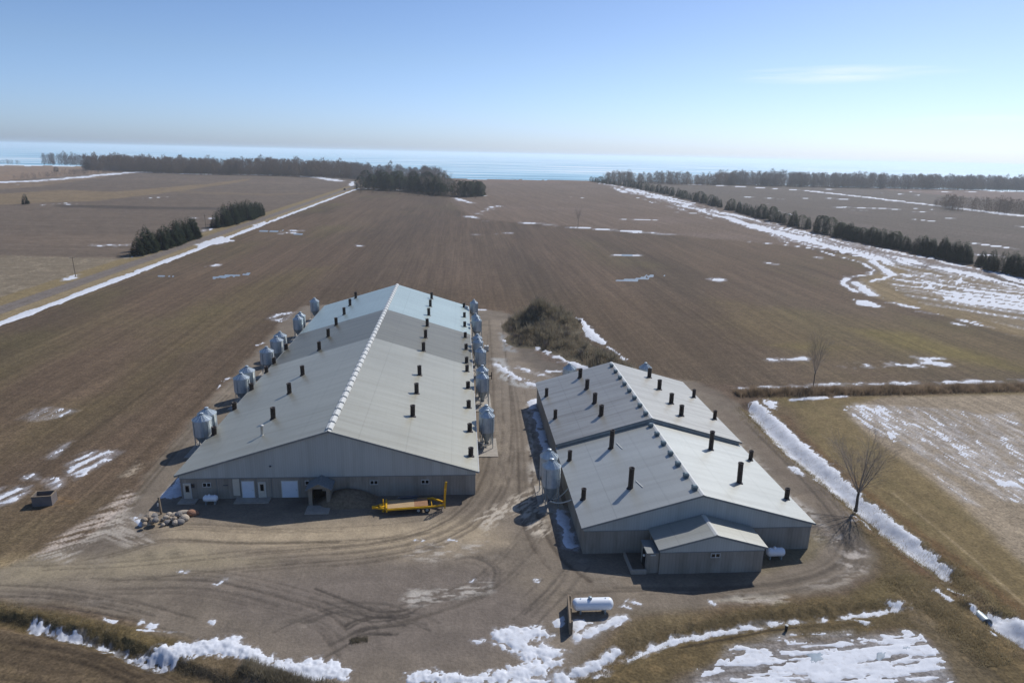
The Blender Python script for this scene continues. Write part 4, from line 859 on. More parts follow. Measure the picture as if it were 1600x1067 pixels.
place_silos([(317,646,-39.0),(325.7,637,-39.1),(378,582.8,-39.1),(383,572,-39.3),(416,542,-39.2),(432,525.6,-39.3),(435.6,518.5,-39.5)], 1.36, 6.1, gL,
    ['galvanised feed silo nearest the camera on the left side of the long barn', 'feed silo tucked just behind the nearest one on the left side of the long barn', 'left side feed silo beside the second stack from the front, front one of its pair', 'partly hidden rear feed silo of the second pair on the left side',
     'feed silo standing alone in the middle of the left row, snow behind its legs', 'front silo of the third pair on the left side of the long barn', 'rear silo of the third pair on the left side of the long barn'])
place_silos([(466.6,492.8,-39.2),(468.4,487.8,-39.4),(490.4,465.6,-39.4)], 1.2, 6.1, gL,
    ['front silo of the far left pair by the snow patch', 'rear silo of the far left pair by the snow patch', 'slim feed silo at the far left corner of the long barn'])
place_silos([(760.4,641,4.35),(759.5,633,4.3),(753.5,582,4.25),(753.5,571,4.35),(751,542.4,4.4)], 1.16, 6.2, gR,
    ['feed silo nearest the camera on the right side of the long barn', 'feed silo directly behind the nearest one on the right side of the long barn', 'front silo of the second pair on the right side, on a pale slab', 'rear silo of the second pair on the right side, small dark post beside it', 'single green grey silo in the middle of the right row'])
place_silos([(746.6,528,4.1),(745.3,522,4.0),(745.3,494.8,4.35),(743.3,490,4.1),(740.4,468.5,4.0)], 1.08, 6.2, gR,
    ['front silo of the third pair on the right side, beside the white tote', 'rear silo of the third pair on the right side of the long barn', 'front silo of the far right pair of the long barn', 'rear silo of the far right pair of the long barn', 'feed silo at the far right corner of the long barn'])
place_silos([(862.3,717,None),(858.4,702,None),(890.4,568,None),(1009,567,None)], 1.2, 6.6, 'feed silos around the short barn',
    ['front silo of the pair at the left side of the short barn', 'rear silo of the pair at the left side of the short barn', 'silo top showing behind the left rear roof edge of the short barn', 'silo top showing behind the right rear roof edge of the short barn'])
# slabs under the silos and feed pipes
def slab(x0, x1, y0, y1, lab, h=.1): tag(MB().box(x0, x1, y0, y1, -.25, h).build('concrete_slab', CONC), lab, 'slab')
slab(2.6, 6.0, 96.6, 103.6, 'pale concrete slab under the nearest right hand silos of the long barn')
slab(2.6, 5.9, 115.8, 125.0, 'pale concrete slab under the second right hand silo pair')
slab(2.6, 5.8, 133.5, 148.5, 'long pale slab under the middle right hand silos'); slab(2.6, 5.7, 160, 186, 'long pale slab under the far right hand silos')
slab(-41.2, -37.2, 97.5, 104.0, 'concrete slab under the nearest left hand silo pair'); slab(-41.2, -37.2, 117.4, 125.5, 'concrete slab under the second left hand silo pair'); slab(-41.2, -37.2, 134.5, 150.8, 'concrete slab under the middle left hand silos'); slab(-41.1, -37.2, 162.5, 187, 'concrete slab under the far left hand silos')
slab(10.5, 13.8, 79.4, 86.8, 'stained concrete slab under the silo pair of the short barn')
def pipe(pts, r, lab, m=WHITE):
    b = MB(); b.path(pts, r, 8); tag(b.build('feed_pipe', m), lab, 'pipe')
def arc(a, b, h, n=9):
    a = Vector(a); b = Vector(b); return [a.lerp(b, i/n)+Vector((0, 0, h*math.sin(math.pi*i/n))) for i in range(n+1)]
pipe(arc((12.0, 81.2, .7), (14.5, 78.6, 2.3), -.35), .09, 'lower pale feed pipe curving from the front silo into the short barn')
pipe(arc((12.0, 81.6, .7), (14.5, 81.3, 2.6), -.5), .08, 'upper pale feed pipe from the rear silo into the short barn')
pipe([(4.3, 99.6, .7), (2.3, 99.4, 1.6)], .09, 'white feed pipe between the nearest right silo and the long barn')
pipe([(4.3, 118.6, .7), (2.3, 118.4, 1.8)], .08, 'white feed pipe from the second right silo pair to the long barn')
pipe([(4.3, 135.8, .7), (2.3, 135.5, 1.8)], .08, 'white feed pipe from the lone middle right silo to the long barn')
pipe([(4.3, 163.4, .7), (2.3, 163.2, 1.8)], .08, 'white feed pipe from the far right silo pair to the long barn')
pipe([(-39, 98.9, .7), (-36.7, 98.6, 1.6)], .08, 'feed pipe from the nearest left silo to the long barn', GALVD)
# white tote and dark post by the right row
t = empty('liquid_tote', (*g2(760, 548), 0), label='small white liquid tote beside the third silo pair', cat='tote')
MB().box(-.5, .5, -.5, .5, .15, 1.25).build('tank', WHITE, t); b = MB()
for z in (.3, .6, .9, 1.2): b.box(-.54, .54, -.54, -.503, z, z+.03); b.box(.503, .54, -.5, .54, z, z+.03); b.box(-.54, -.503, -.5, .54, z, z+.03)
b.build('cage', GALVD, t); MB().box(-.55, .55, -.55, .55, 0, .147).build('pallet', WOODP, t); MB().lathe([(.12, 1.25), (.12, 1.32), (0, 1.33)], 10).build('cap', RUBBER, t)
t = empty('hydrant_post', (*g2(768, 592), 0), label='small dark post with an arm beside the second right silo pair', cat='post')
MB().tube((0, 0, -.1), (0, 0, 1.5), .1).build('post', RUBBER, t); MB().beam((0, 0, .7), (-.9, -.1, .6), .25, .2).build('arm', RUBBER, t)
# ------------------------------------------------------------------ propane tanks
def propane(x, y, L, R, rz, lab, zc=None, grp='white propane tanks'):
    t = empty('propane_tank', (x, y, 0), rz, label=lab, cat='propane tank', group=grp)
    zc = zc or R+.35; n = 10; pr = []
    for i in range(n+1):
        a = math.pi/2*i/n; pr.append((R*math.sin(a), -L/2+R*.75*(1-math.cos(a))))
    pr += [(R, 0), ] + [(r, -z) for r, z in pr[::-1]]
    MB().lathe(pr, 28, (0, 0, zc), axis='x').build('tank', TANKW, t)
    MB().lathe([(R*.34, R*.9), (R*.34, R*1.22), (R*.3, R*1.32), (0, R*1.36)], 16, (-L*.07, 0, zc)).build('valve_dome', TANKW if L < 3 else GALVD, t)
    for s in (-1, 1):
        MB().box(s*L*.3-.08, s*L*.3+.08, -R*.6, R*.6, -.05, zc-R*.78).build('foot', GALVD, t)
        b = MB(); b.beam((s*L*.3, 0, zc+R-.01), (s*L*.3, 0, zc+R+.09), .12, .03); b.build('lifting_lug', TANKW, t)
    return t
propane((11.6+15.4)/2+.1, 59.3, 4.25, .62, .0, 'large white propane tank on bare ground beside a plank wall, near the front')
propane(36.9, 68.0, 2.25, .5, .0, 'white propane tank right of the annex of the short barn')
propane(-32.45, RY-1.3, 1.9, .42, .0, 'white propane tank standing in shade against the long barn wall')
# plank barrier left of the large tank
t = empty('plank_wall', (11.0, 58.2, 0), math.radians(-6), label='short weathered plank wall at the left end of the large propane tank', cat='barrier')
for i in range(4):
    MB().box(-.09, .09, -2.25+(0.02*(i % 2)), 2.2, .03+i*.34, .35+i*.34).build('plank', WOODP, t)
for y in (-2.0, 0, 1.95): MB().box(.095, .26, y-.09, y+.09, -.1, 1.42).build('post', WOODP, t)
# ------------------------------------------------------------------ yellow flatbed trailer
t = empty('flatbed_trailer', (-6.4, 80.9, 0), math.radians(6.5), label='yellow flatbed trailer with wooden deck and raised ramp in front of the long barn', cat='trailer')
fr = MB(); DZ = .8
fr.beam((-2.9, -1.12, DZ), (2.9, -1.12, DZ), .12, .24); fr.beam((-2.9, 1.12, DZ), (2.9, 1.12, DZ), .12, .24)
for x in np.linspace(-2.8, 2.8, 8): fr.beam((x, -1.06, DZ-.06), (x, 1.06, DZ-.06), .08, .12)
fr.box(-3.1, -2.9, -1.18, 1.18, DZ-.3, DZ+.32)
fr.build('frame', YEL, t)
tg = MB(); tg.beam((-3.0, -.8, DZ-.05), (-4.5, -.12, DZ-.1), .16, .22); tg.beam((-3.0, .8, DZ-.05), (-4.5, .12, DZ-.1), .16, .22); tg.box(-4.85, -4.4, -.16, .16, DZ-.25, DZ+.08); tg.box(-3.9, -3.1, -.45, .45, DZ+.05, DZ+.12)
to = tg.build('tongue', YEL, t); j = MB(); j.tube((-3.4, 0, .05), (-3.4, 0, 1.75), .08); j.beam((-3.4, -.25, 1.6), (-3.4, .25, 1.6), .1, .1); j.lathe([(.22, 0), (.22, .06), (0, .07)], 12, (-3.4, 0, .02)); j.build('jack', YEL, to)
for (xa, xb, m) in ((-2.88, .55, PLANK), (.56, 2.3, PLANK2)):
    d = MB()
    for i in range(8):
        y = -1.04+i*.26; d.box(xa, xb, y+.006, y+.25, DZ+.125, DZ+.17)
    o = d.build('deck', m, t); o['label'] = 'fresh pale planks' if m == PLANK else 'worn reddish planks'
bt = MB(); bt.beam((2.9, -1.12, DZ), (4.4, -.75, DZ-.05), .12, .22); bt.beam((2.9, 1.12, DZ), (4.4, -.1, DZ-.05), .12, .22); bt.beam((2.9, 1.0, DZ+.2), (4.35, -.2, DZ+.1), .2, .08); bt.build('rear_frame', YEL, t)
rp = MB()
for y in (-1.0, -.1): rp.beam((4.45, y, .35), (4.55, y, 3.0), .16, .12)
rp.beam((4.45, -.55, .5), (4.75, -.55, 3.9), .14, .1)
for z in np.arange(.6, 3.0, .3): rp.beam((4.46+z*.03, -1.0, z), (4.46+z*.03, -.1, z), .07, .07)
rp.beam((4.55, -1.0, 3.0), (4.6, -.55, 3.9), .12, .1); rp.beam((4.55, -.1, 3.0), (4.6, -.55, 3.9), .12, .1)
rp.build('loading_ramp', YEL, t)
for x in (1.05, 2.15):
    for y in (-1.02, 1.02):
        wv = MB(); wv.tube((x, y-.13, .4), (x, y+.13, .4), .4, n=24); wo_ = wv.build('wheel', RUBBER, t)
        MB().tube((x, y-.145, .4), (x, y+.145, .4), .2, n=16).build('rim', GALVD, wo_)
fd = MB(); fd.path([(-1.5, 1.28, DZ+.25), (-1.1, 1.28, DZ+.42), (.5, 1.28, DZ+.36), (.9, 1.28, DZ+.45), (1.1, 1.28, DZ+.25)], .12, 8); fd.beam((-1.2, 1.1, DZ+.26), (1, 1.1, DZ+.26), .5, .05); fd.build('side_rail', STEEL, t)
# ------------------------------------------------------------------ rock pile
def rock_mesh(seed, m):
    rs = np.random.RandomState(seed); b = MB(); n = 12; k = 8; vs = []
    for i in range(k+1):
        th = math.pi*i/k
        for j in range(n):
            ph = 2*math.pi*j/n; d = np.array([math.sin(th)*math.cos(ph), math.sin(th)*math.sin(ph), math.cos(th)])
            r = 1+.28*float(fbm(np.array(d[0]*1.3+seed), np.array(d[1]*1.3+d[2]*1.7), seed, 3)); r = min(r, 1.02); vs.append(tuple(d*r*(1, .85, .72)))
    b.add(vs, [(i*n+j, (i+1)*n+j, (i+1)*n+(j+1) % n, i*n+(j+1) % n) for i in range(k) for j in range(n)], False)
    return b.build('boulder', m, mesh_only=True)
RM = [mat('fieldstone_a', L3(150,136,118), .9, var=.3, sc=3, bump=.4, bsc=10), mat('fieldstone_b', L3(120,116,112), .9, var=.3, sc=3, bump=.4, bsc=10), mat('fieldstone_c', L3(168,156,140), .9, var=.3, sc=3, bump=.4, bsc=10), mat('rusty_stone', L3(150,112,90), .9, var=.3, sc=3, bump=.4, bsc=10)]
rms = [rock_mesh(i*3+1, RM[i % 3]) for i in range(9)]; rust = rock_mesh(77, RM[3])
def rock(u, v, r, me, lab, dz=0, sx=1):
    x, y = g2(u, v); o = link('boulder', me); o.location = (x, y, r*.45+dz); o.scale = (r*sx, r, r); o.rotation_euler = (random.uniform(-.3, .3), random.uniform(-.3, .3), random.uniform(0, 6)); tag(o, lab, 'boulder', 'boulders piled in front of the long barn'); return o
rock(236, 813, .95, rms[0], 'largest brown boulder at the left end of the rock pile'); rock(302, 804, .58, rust, 'rust red boulder at the right end of the rock pile', sx=1.3)
o = rock(288, 804, .55, rms[2], 'long pale boulder next to the rust red one', sx=1.9); o.rotation_euler = (0, 0, .15); rock(289, 812, .62, rms[5], 'rounded pale grey boulder below the long one at the right')
rr = random.Random(5)
ORDR = 'first second third fourth fifth sixth seventh eighth ninth tenth eleventh twelfth thirteenth fourteenth fifteenth sixteenth seventeenth'.split()
for i, a in enumerate(sorted(rr.random() for _ in range(34))):
    u = 226+a*62; v = 821-a*9+rr.uniform(-9, 5); r = rr.uniform(.28, .55)
    rock(u, v, r, rms[rr.randrange(9)], '%s small boulder from the %s end of the rock pile' % (ORDR[i if i < 17 else 33-i], 'left' if i < 17 else 'right'), dz=.45 if rr.random() < .38 else 0)
# lamp post by the rocks
t = empty('yard_post', (*g2(252.5, 803), 0), label='short pale wooden post with a small white box behind the rock pile', cat='post')
MB().beam((0, 0, -.3), (-.12, 0, 2.4), .2, .2).build('post', WOODP, t); MB().box(-.36, -.18, -.12, .1, 1.2, 1.5).build('meter_box', WHITE, t)
# grey open bin in the field
t = empty('feed_bin', (-53.6, 84.2, 0), .12, label='dark grey open topped box bin standing in the left field', cat='bin')
w_, d_, h_ = 1.15, .8, 1.35
for nm, a in (('side_panel', (-w_, w_, -d_, -d_+.08, 0, h_)), ('side_panel', (-w_, w_, d_-.08, d_, 0, h_)), ('side_panel', (-w_, -w_+.08, -d_+.083, d_-.083, 0, h_)), ('side_panel', (w_-.08, w_, -d_+.083, d_-.083, 0, h_))): MB().box(*a).build(nm, BINM, t)
b = MB(); b.box(-w_-.05, w_+.05, -d_-.05, -d_+.1, h_+.003, h_+.08); b.box(-w_-.05, w_+.05, d_-.1, d_+.05, h_+.003, h_+.08); b.box(-w_-.05, -w_+.1, -d_+.1, d_-.1, h_+.003, h_+.08); b.box(w_-.1, w_+.05, -d_+.1, d_-.1, h_+.003, h_+.08); b.build('rim', WOODP, t)
# culvert at the right
_a, _b = g2(1535, 950), g2(1575, 985); CULV = math.atan2(_b[1]-_a[1], _b[0]-_a[0])
t = empty('culvert_pipe', (*g2(1538, 962), -.62), CULV, label='corrugated culvert pipe opening into the snowy ditch at lower right', cat='culvert')
b = MB(); pr = []
for i in range(28): pr.append((.62+(.03 if i % 2 else 0), -2.2+i*.1))
b.lathe(pr+[(.56, .5), (.56, -2.2)], 24, axis='x'); o = b.build('pipe', GALVD, t)
MB().lathe([(.0, -.6), (.555, -.6)], 24, axis='x').build('opening', DARK, o)
t = empty('drain_pipe', (*g2(1228, 985), 0), 0, label='small dark drain pipe stub on the bank above the snowy field', cat='pipe')
MB().lathe([(.13, 0), (.13, .55), (.16, .55), (.16, .65), (.1, .65)], 12).build('pipe', RUBBER, t); MB().lathe([(.17, .655), (.05, .72), (0, .72)], 12).build('cap', WHITE, t)
# utility poles and the distant vehicle
def pole(u, v, h, lab):
    t = empty('utility_pole', (*g2(u, v), 0), label=lab, cat='utility pole', group='poles along the road')
    MB().tube((0, 0, -.5), (-.25, 0, h), .17, .11, n=8).build('pole', WOODP, t); MB().beam((-1.0-.25, 0, h-.5), (.75, 0, h-.5), .1, .12).build('crossarm', WOODP, t)
    for x in (-1.1, .55): MB().lathe([(.05, 0), (.08, .08), (.03, .18)], 8, (x, 0, h-.44)).build('insulator', WHITE, t)
pole(118.5, 433, 7.2, 'lone wooden utility pole on the verge left of the near road'); pole(322, 356, 7.5, 'thin wooden pole beside the nearer end of the far evergreen row')
x, y = g2(540, 297.5); t = empty('parked_van', (rx[0]*y+rx[1], y, 0), 0, label='tiny dark vehicle far off where the road reaches the woods', cat='van')
b = MB(); b.box(-.95, .95, -2.3, 2.3, .4, 1.3); b.add([(-.9,-2.25,1.303),(.9,-2.25,1.303),(.9,1.2,1.303),(-.9,1.2,1.303),(-.78,-2.0,2.2),(.78,-2.0,2.2),(.78,.5,2.2),(-.78,.5,2.2)], [(4,5,6,7),(0,1,5,4),(1,2,6,5),(2,3,7,6),(3,0,4,7)]); b.build('body', mat('dark_blue_paint', L3(44,52,66), .35), t)
MB().box(-.7, .7, -2.29, -2.15, 1.4, 2.05).build('windscreen', GLASS, t)
for sx in (-.85, .85):
    for sy in (-1.45, 1.45): MB().tube((sx-.12, sy, .36), (sx+.12, sy, .36), .36, n=14).build('wheel', RUBBER, t)
# ------------------------------------------------------------------ vegetation
BARK = mat('bark', L3(92,84,76), .95, var=.25, sc=4, spec=.1)
TWIG = mat('bare_twigs', L3(150,138,126), .95, var=.2, sc=.8, spec=.1)
FARTWIG = mat('far_bare_wood', L3(104,92,82), .95, var=.15, sc=.3, spec=.05)
FARTWIG2 = mat('far_grey_wood', L3(104,98,96), .95, var=.15, sc=.3, spec=.05)
NEED = mat('spruce_needles', L3(44,54,34), .85, var=.45, sc=.9, spec=.15)
NEED2 = mat('cedar_needles', L3(56,64,36), .85, var=.5, sc=.7, spec=.15)
DRYG = mat('dry_grass', L3(152,138,108), .95, var=.35, sc=.6, spec=.1)
BRUSH = mat('brown_brush', L3(146,128,106), .95, var=.5, sc=.5, spec=.08)
BRUSH2 = mat('grey_brush', L3(132,124,106), .95, var=.55, sc=.45, spec=.08)
def leafy(m, k=.45):
    t = m.node_tree; p = t.nodes['Principled BSDF']; o = next(n for n in t.nodes if n.type == 'OUTPUT_MATERIAL'); tr = nd(t, 'ShaderNodeBsdfTranslucent'); mxs = nd(t, 'ShaderNodeMixShader'); mxs.inputs[0].default_value = k
    t.links.new(p.inputs['Base Color'].links[0].from_socket, tr.inputs[0]); t.links.new(p.outputs[0], mxs.inputs[1]); t.links.new(tr.outputs[0], mxs.inputs[2]); t.links.new(mxs.outputs[0], o.inputs[0])
for m_x in (DRYG, BRUSH, BRUSH2, FARTWIG, FARTWIG2): leafy(m_x, .5)
for m_x in (NEED, NEED2): leafy(m_x, .25)
def tri_mesh(name, P, m, smooth=False):
    """P: (n,3,3) triangles"""
    P = np.asarray(P, float); n = len(P); me = bpy.data.meshes.new(name); me.vertices.add(n*3); me.vertices.foreach_set('co', P.reshape(-1))
    me.loops.add(n*3); me.loops.foreach_set('vertex_index', np.arange(n*3, dtype=np.int32)); me.polygons.add(n); me.polygons.foreach_set('loop_start', np.arange(0, n*3, 3, dtype=np.int32))
    me.update(calc_edges=True); me.materials.append(m); return me
def conifer_tris(seed, h=10, R=2.6, n=1500, shape=.85, low=.04, dome=False):
    r = np.random.RandomState(seed); z = low+(1-low)*(1-np.sqrt(r.rand(n)))*1.0; z = np.clip(z, low, .995)
    a = r.rand(n)*2*np.pi
    env = R*(1-z)**shape*(.82+.25*np.sin(a*3+seed+z*9)*.6+.22*(r.rand(n)-.5)); env = np.maximum(env, .08)
    if dome:
        z = low+(1-low)*r.rand(n)**.9; env = R*np.sqrt(np.clip(1-((z-.38)/.63)**2, .01, 1))*(.8+.3*np.sin(a*3+seed+z*7)*np.cos(a*2-z*5)+.15*r.rand(n))
    rad = env*(1-.45*r.rand(n)**2)
    c = np.stack([rad*np.cos(a), rad*np.sin(a), z*h], 1)
    out = np.stack([np.cos(a), np.sin(a), np.full(n, -.25)+r.rand(n)*.5], 1); side = np.stack([-np.sin(a), np.cos(a), (r.rand(n)-.5)*.8], 1)
    s = (.22+.3*r.rand(n))[:, None]*(.6+.5*(1-z))[:, None]*h/9
    tip = c+out*s*1.5; return np.stack([c-out*s*.6+side*s*.55, c-out*s*.6-side*s*.55+np.array([0, 0, -.1]), tip], 1)
def trunk_mesh(h, r, m=BARK):
    b = MB(); b.tube((0, 0, -.4), (0, 0, h), r, r*.25, 7); return b.build('trunk', m, mesh_only=True)
class Kind:
    def __init__(s, name, cat, crown, trunk, crown_name='crown'): s.name, s.cat, s.crown, s.trunk, s.cn = name, cat, crown, trunk, crown_name
    def put(s, x, y, sc, lab, group=None, z=0, sxy=1.0):
        t = empty(s.name, (x, y, z), random.uniform(0, 6.28), label=lab, cat=s.cat, group=group); sxy *= random.uniform(1.0, 1.3); t.scale = (sc*sxy, sc*sxy, sc)
        link(s.cn, s.crown, t); link('trunk', s.trunk, t); return t
tk = trunk_mesh(8.5, .2)
CON = [Kind('spruce_tree', 'tree', tri_mesh('crown', conifer_tris(i, 10, 2.7+.3*i, 1700, .52), NEED), tk) for i in range(4)]
CED = [Kind('evergreen_tree', 'tree', tri_mesh('crown', conifer_tris(20+i, 10, 4.0, 1900, .48, .02, True), NEED2 if i else NEED), tk) for i in range(3)]
def along(pts, n, j=0):
    q = pw(pts); L = np.concatenate([[0], np.cumsum(np.hypot(*np.diff(q, axis=0).T))]); out = []
    for i in range(n):
        t = (i+.5+random.uniform(-.3, .3)*(j > 0))/n*L[-1]; out.append((np.interp(t, L, q[:, 0])+random.uniform(-j, j), np.interp(t, L, q[:, 1])+random.uniform(-j, j)))
    return out
# road rows (two staggered rows each)
ORD = 'first second third fourth fifth sixth seventh eighth ninth tenth eleventh twelfth thirteenth fourteenth fifteenth sixteenth seventeenth eighteenth nineteenth twentieth twenty-first twenty-second twenty-third twenty-fourth twenty-fifth twenty-sixth'.split()
def row(pts, n, h, lab, group, j=1.0, kinds=CON, hv=.18, labels={}):
    for i, (x, y) in enumerate(along(pts, n, j)):
        sc = h/10*random.uniform(1-hv, 1+hv); random.choice(kinds).put(x, y, sc, lab % ORD[i], group)
row([(210,401),(240,393),(268,385),(308,371)], 13, 9.6, '%s spruce from the camera end, roadside rank of the nearer clump by the road', 'spruces in the nearer clump by the road', .8)
row([(222,393),(260,382),(305,368)], 9, 9.8, '%s spruce from the camera end, field side rank of the nearer clump by the road', 'spruces in the nearer clump by the road', .8)
row([(337,357),(365,350),(388,343),(408,336)], 13, 11.2, '%s spruce from the camera end, roadside rank of the farther clump by the road', 'spruces in the farther clump by the road', 1.0)
row([(347,351),(375,344),(402,334)], 9, 11.4, '%s spruce from the camera end, field side rank of the farther clump by the road', 'spruces in the farther clump by the road', 1.0)
x, y = g2(40, 319.5); CON[1].put(x, y, .82, 'solitary dark evergreen in the open left field', None, sxy=1.15)
x, y = g2(88, 268.5); CED[0].put(x, y, .8, 'small dark bush in the far left scrub'); 
# windbreak on the right
gW = 'evergreens of the long windbreak on the right'
lw = 'dark evergreen standing in the long windbreak that runs diagonally across the right fields'
for pts, n, h, j, kk, where in (
    ([(922,284),(950,288),(985,292),(1022,300)], 26, 10, 3, CON+CED, 'farthest windbreak stretch near the lake'),
    ([(1026,300),(1070,310),(1130,325)], 26, 9.5, 2.5, CON+CED, 'second windbreak stretch from the lake'),
    ([(1135,327),(1200,344),(1260,358),(1303,368)], 26, 9.5, 2.0, CON+CED, 'long middle windbreak stretch'),
    ([(1306,369),(1350,379),(1406,389)], 26, 9, 1.6, CON+CED, 'windbreak stretch left of the gap'),
    ([(1430,395),(1470,403),(1512,412)], 20, 9.5, 1.4, CON, 'windbreak clump right of the gap'),
    ([(1562,424),(1620,436),(1720,458)], 22, 9.5, 1.4, CON, 'last windbreak clump at the right edge')):
    row(pts, n, h, '%s evergreen from the left in the '+where, gW, j, kk)
row([(1412,391),(1420,393)], 2, 7.5, '%s small evergreen in the wide gap of the windbreak', 'small evergreens in the windbreak gaps', .3, [CON[0]])
row([(1528,415),(1536,417)], 2, 6.5, '%s small evergreen in the right hand gap of the windbreak', 'small evergreens in the windbreak gaps', .5, [CON[0]])
row([(1541,421),(1549,423)], 2, 8.5, '%s of two loose evergreens just left of the last windbreak clump', 'two loose windbreak evergreens', .5, [CON[1]])
gC = 'evergreens of the copse at the end of the road'
row([(558,296),(600,297),(650,300),(690,304)], 24, 17, '%s evergreen from the left, front rank of the roadside copse', gC, 8, CED, .22)
row([(565,291),(610,292),(650,294),(690,298)], 20, 18, '%s evergreen from the left, second rank of the roadside copse', gC, 8, CED, .2)
row([(668,303),(690,306),(705,305)], 7, 12, '%s low evergreen from the left at the right tip of the roadside copse', gC, 4, CED, .2)
row([(712,306),(728,308),(744,307),(748,305)], 10, 15.5, '%s evergreen from the left in the round clump right of the copse', 'round clump right of the copse', 3, CED, .1)
row([(430,274),(460,274.5),(502,275)], 26, 21, '%s tall evergreen from the left in the dark block of the far left woods', 'dark evergreen block in the far left woods', 6, CON, .08)
row([(555,278),(600,280),(650,284)], 12, 16, '%s evergreen from the left among bare trees behind the copse', 'evergreens behind the copse', 12, CON, .2)
# bare trees --------------------------------------------------------
def bare_tree(seed, h, spread=.42, levels=5, r0=.22, fork=.28, kids=(3, 4), minr=.008, upw=.35):
    rs = random.Random(seed); tr = MB(); br = MB(); 
    def grow(p, d, L, r, lv, mb):
        n = 3; q = p
        for k in range(n):
            wg = .025 if lv == 0 else .12; d2 = (d+Vector((rs.uniform(-wg, wg), rs.uniform(-wg, wg), upw*.12))).normalized(); q2 = q+d2*L/n; r2 = r*(1-.13)
            mb.tube(q, q2, max(r, minr), max(r2, minr), n=6 if lv < 2 else (4 if lv < 3 else 3), cap=False)
            if lv >= 1 and lv < levels and k < n-1 or lv == 0 and k == n-1:
                for s in range((rs.randint(1, 2) if lv < 3 else rs.randint(0, 1)) if lv else 2):
                    branch(q2, d2, L*rs.uniform(.5, .7), r2*.45, lv+1)
            q, d, r = q2, d2, r2
        if lv < levels:
            for s in range(rs.randint(*kids)): branch(q, d, L*rs.uniform(.62, .82), r*.6, lv+1)
    def branch(p, d, L, r, lv):
        a = rs.uniform(0, 6.283); x = d.orthogonal().normalized(); y = d.cross(x); sp = spread*rs.uniform(.6, 1.3)
        nd_ = (d+(x*math.cos(a)+y*math.sin(a))*sp+Vector((0, 0, upw*.3))).normalized(); grow(p, nd_, L, r, lv, br)
    grow(Vector((0, 0, -.3)), Vector((0, 0, 1)), h*fork, r0, 0, tr)
    zm = max(v[2] for v in br.v); s = h/zm
    for m in (tr, br): m.v = [(a*s, b_*s, c*s) for a, b_, c in m.v]
    return tr.build('trunk', BARK, mesh_only=True), br.build('branches', TWIG, mesh_only=True)
def put_bare(tm, u, v, lab, sc=1, rz=0, group=None):
    t = empty('bare_tree', (*g2(u, v), 0), rz, label=lab, cat='tree', group=group); t.scale = (sc,)*3; link('trunk', tm[0], t); link('branches', tm[1], t); return t
def limb_tree(seed, h, trunk, nl, t0, t1, r0, L, dens=3):
    rs = random.Random(seed); tr = MB(); br = MB(); p = Vector((0, 0, -.3)); r = r0
    def seg(mb, p, d, l, n, ra, rb, wig, up, lv, sides):
        for k in range(n):
            d = (d+Vector((rs.uniform(-wig, wig), rs.uniform(-wig, wig), up))).normalized(); q = p+d*l/n; a_, b_ = ra+(rb-ra)*k/n, ra+(rb-ra)*(k+1)/n
            mb.tube(p, q, a_, b_, n=sides, cap=False)
            if lv < 3 and (k > 0 or lv > 1):
                for _ in range(dens if lv == 1 else (2 if lv == 2 else 1)):
                    a = rs.uniform(0, 6.283); x = d.orthogonal().normalized(); y = d.cross(x); sp = rs.uniform(.45, .95)
                    nd_ = (d+(x*math.cos(a)+y*math.sin(a))*sp).normalized(); l2 = (l*rs.uniform(.28, .42)*(1.15-.5*k/n)) if lv == 1 else l*rs.uniform(.4, .65)
                    seg(br, q, nd_, l2, 4 if lv == 1 else 2, b_*.42 if lv == 1 else .008, .006, .14, .07, lv+1, 3)
            p = q
        return p
    n = 6; hz_ = h*trunk
    for k in range(n):
        q = Vector((rs.uniform(-.04, .04), rs.uniform(-.04, .04), -.3+(hz_+.3)*(k+1)/n)); tr.tube(p, q, r*(1.25 if k == 0 else 1), r*.94, n=9, cap=False); p = q; r *= .94
    for i in range(nl):
        a = 6.283*i/nl+rs.uniform(-.35, .35); t = rs.uniform(t0, t1) if i < nl-1 else .05; st = Vector((p.x, p.y, p.z-rs.uniform(0, .22)*hz_))
        seg(br, st, Vector((math.cos(a)*math.sin(t), math.sin(a)*math.sin(t), math.cos(t))), L*rs.uniform(.85, 1.05)*(1.12 if t < .3 else 1), 8, r*rs.uniform(.42, .6), .012, .09, .055, 1, 5)
    s_ = h/max(v[2] for v in br.v)
    for m in (tr, br): m.v = [(x*s_, y*s_, z*s_) for x, y, z in m.v]
    return tr.build('trunk', BARK, mesh_only=True), br.build('branches', TWIG, mesh_only=True)
T1 = limb_tree(4, 13.4, .27, 9, .35, .85, .27, 8.6, 3); T2 = limb_tree(9, 13.2, .33, 6, .12, .38, .15, 8.5, 2)
put_bare(T1, 1337, 796, 'wide spreading bare tree beside the snow filled ditch right of the short barn', 1, 1)
put_bare(T2, 1270, 607, 'slender upright bare tree standing in the brush line on the right', 1, 2)
put_bare(T2, 903, 355, 'lone faint bare tree on the snowy line across the middle field', 1.15, 1)
for u, v, s, l in ((665,303,1.75,'tall thin bare tree at the left of the three behind the copse'), (680,303,1.9,'tall thin bare tree in the middle of the three behind the copse'), (697,305,2.25,'tallest bare tree silhouetted against the lake right of the copse')): put_bare(T1, u, v, l, s, u)
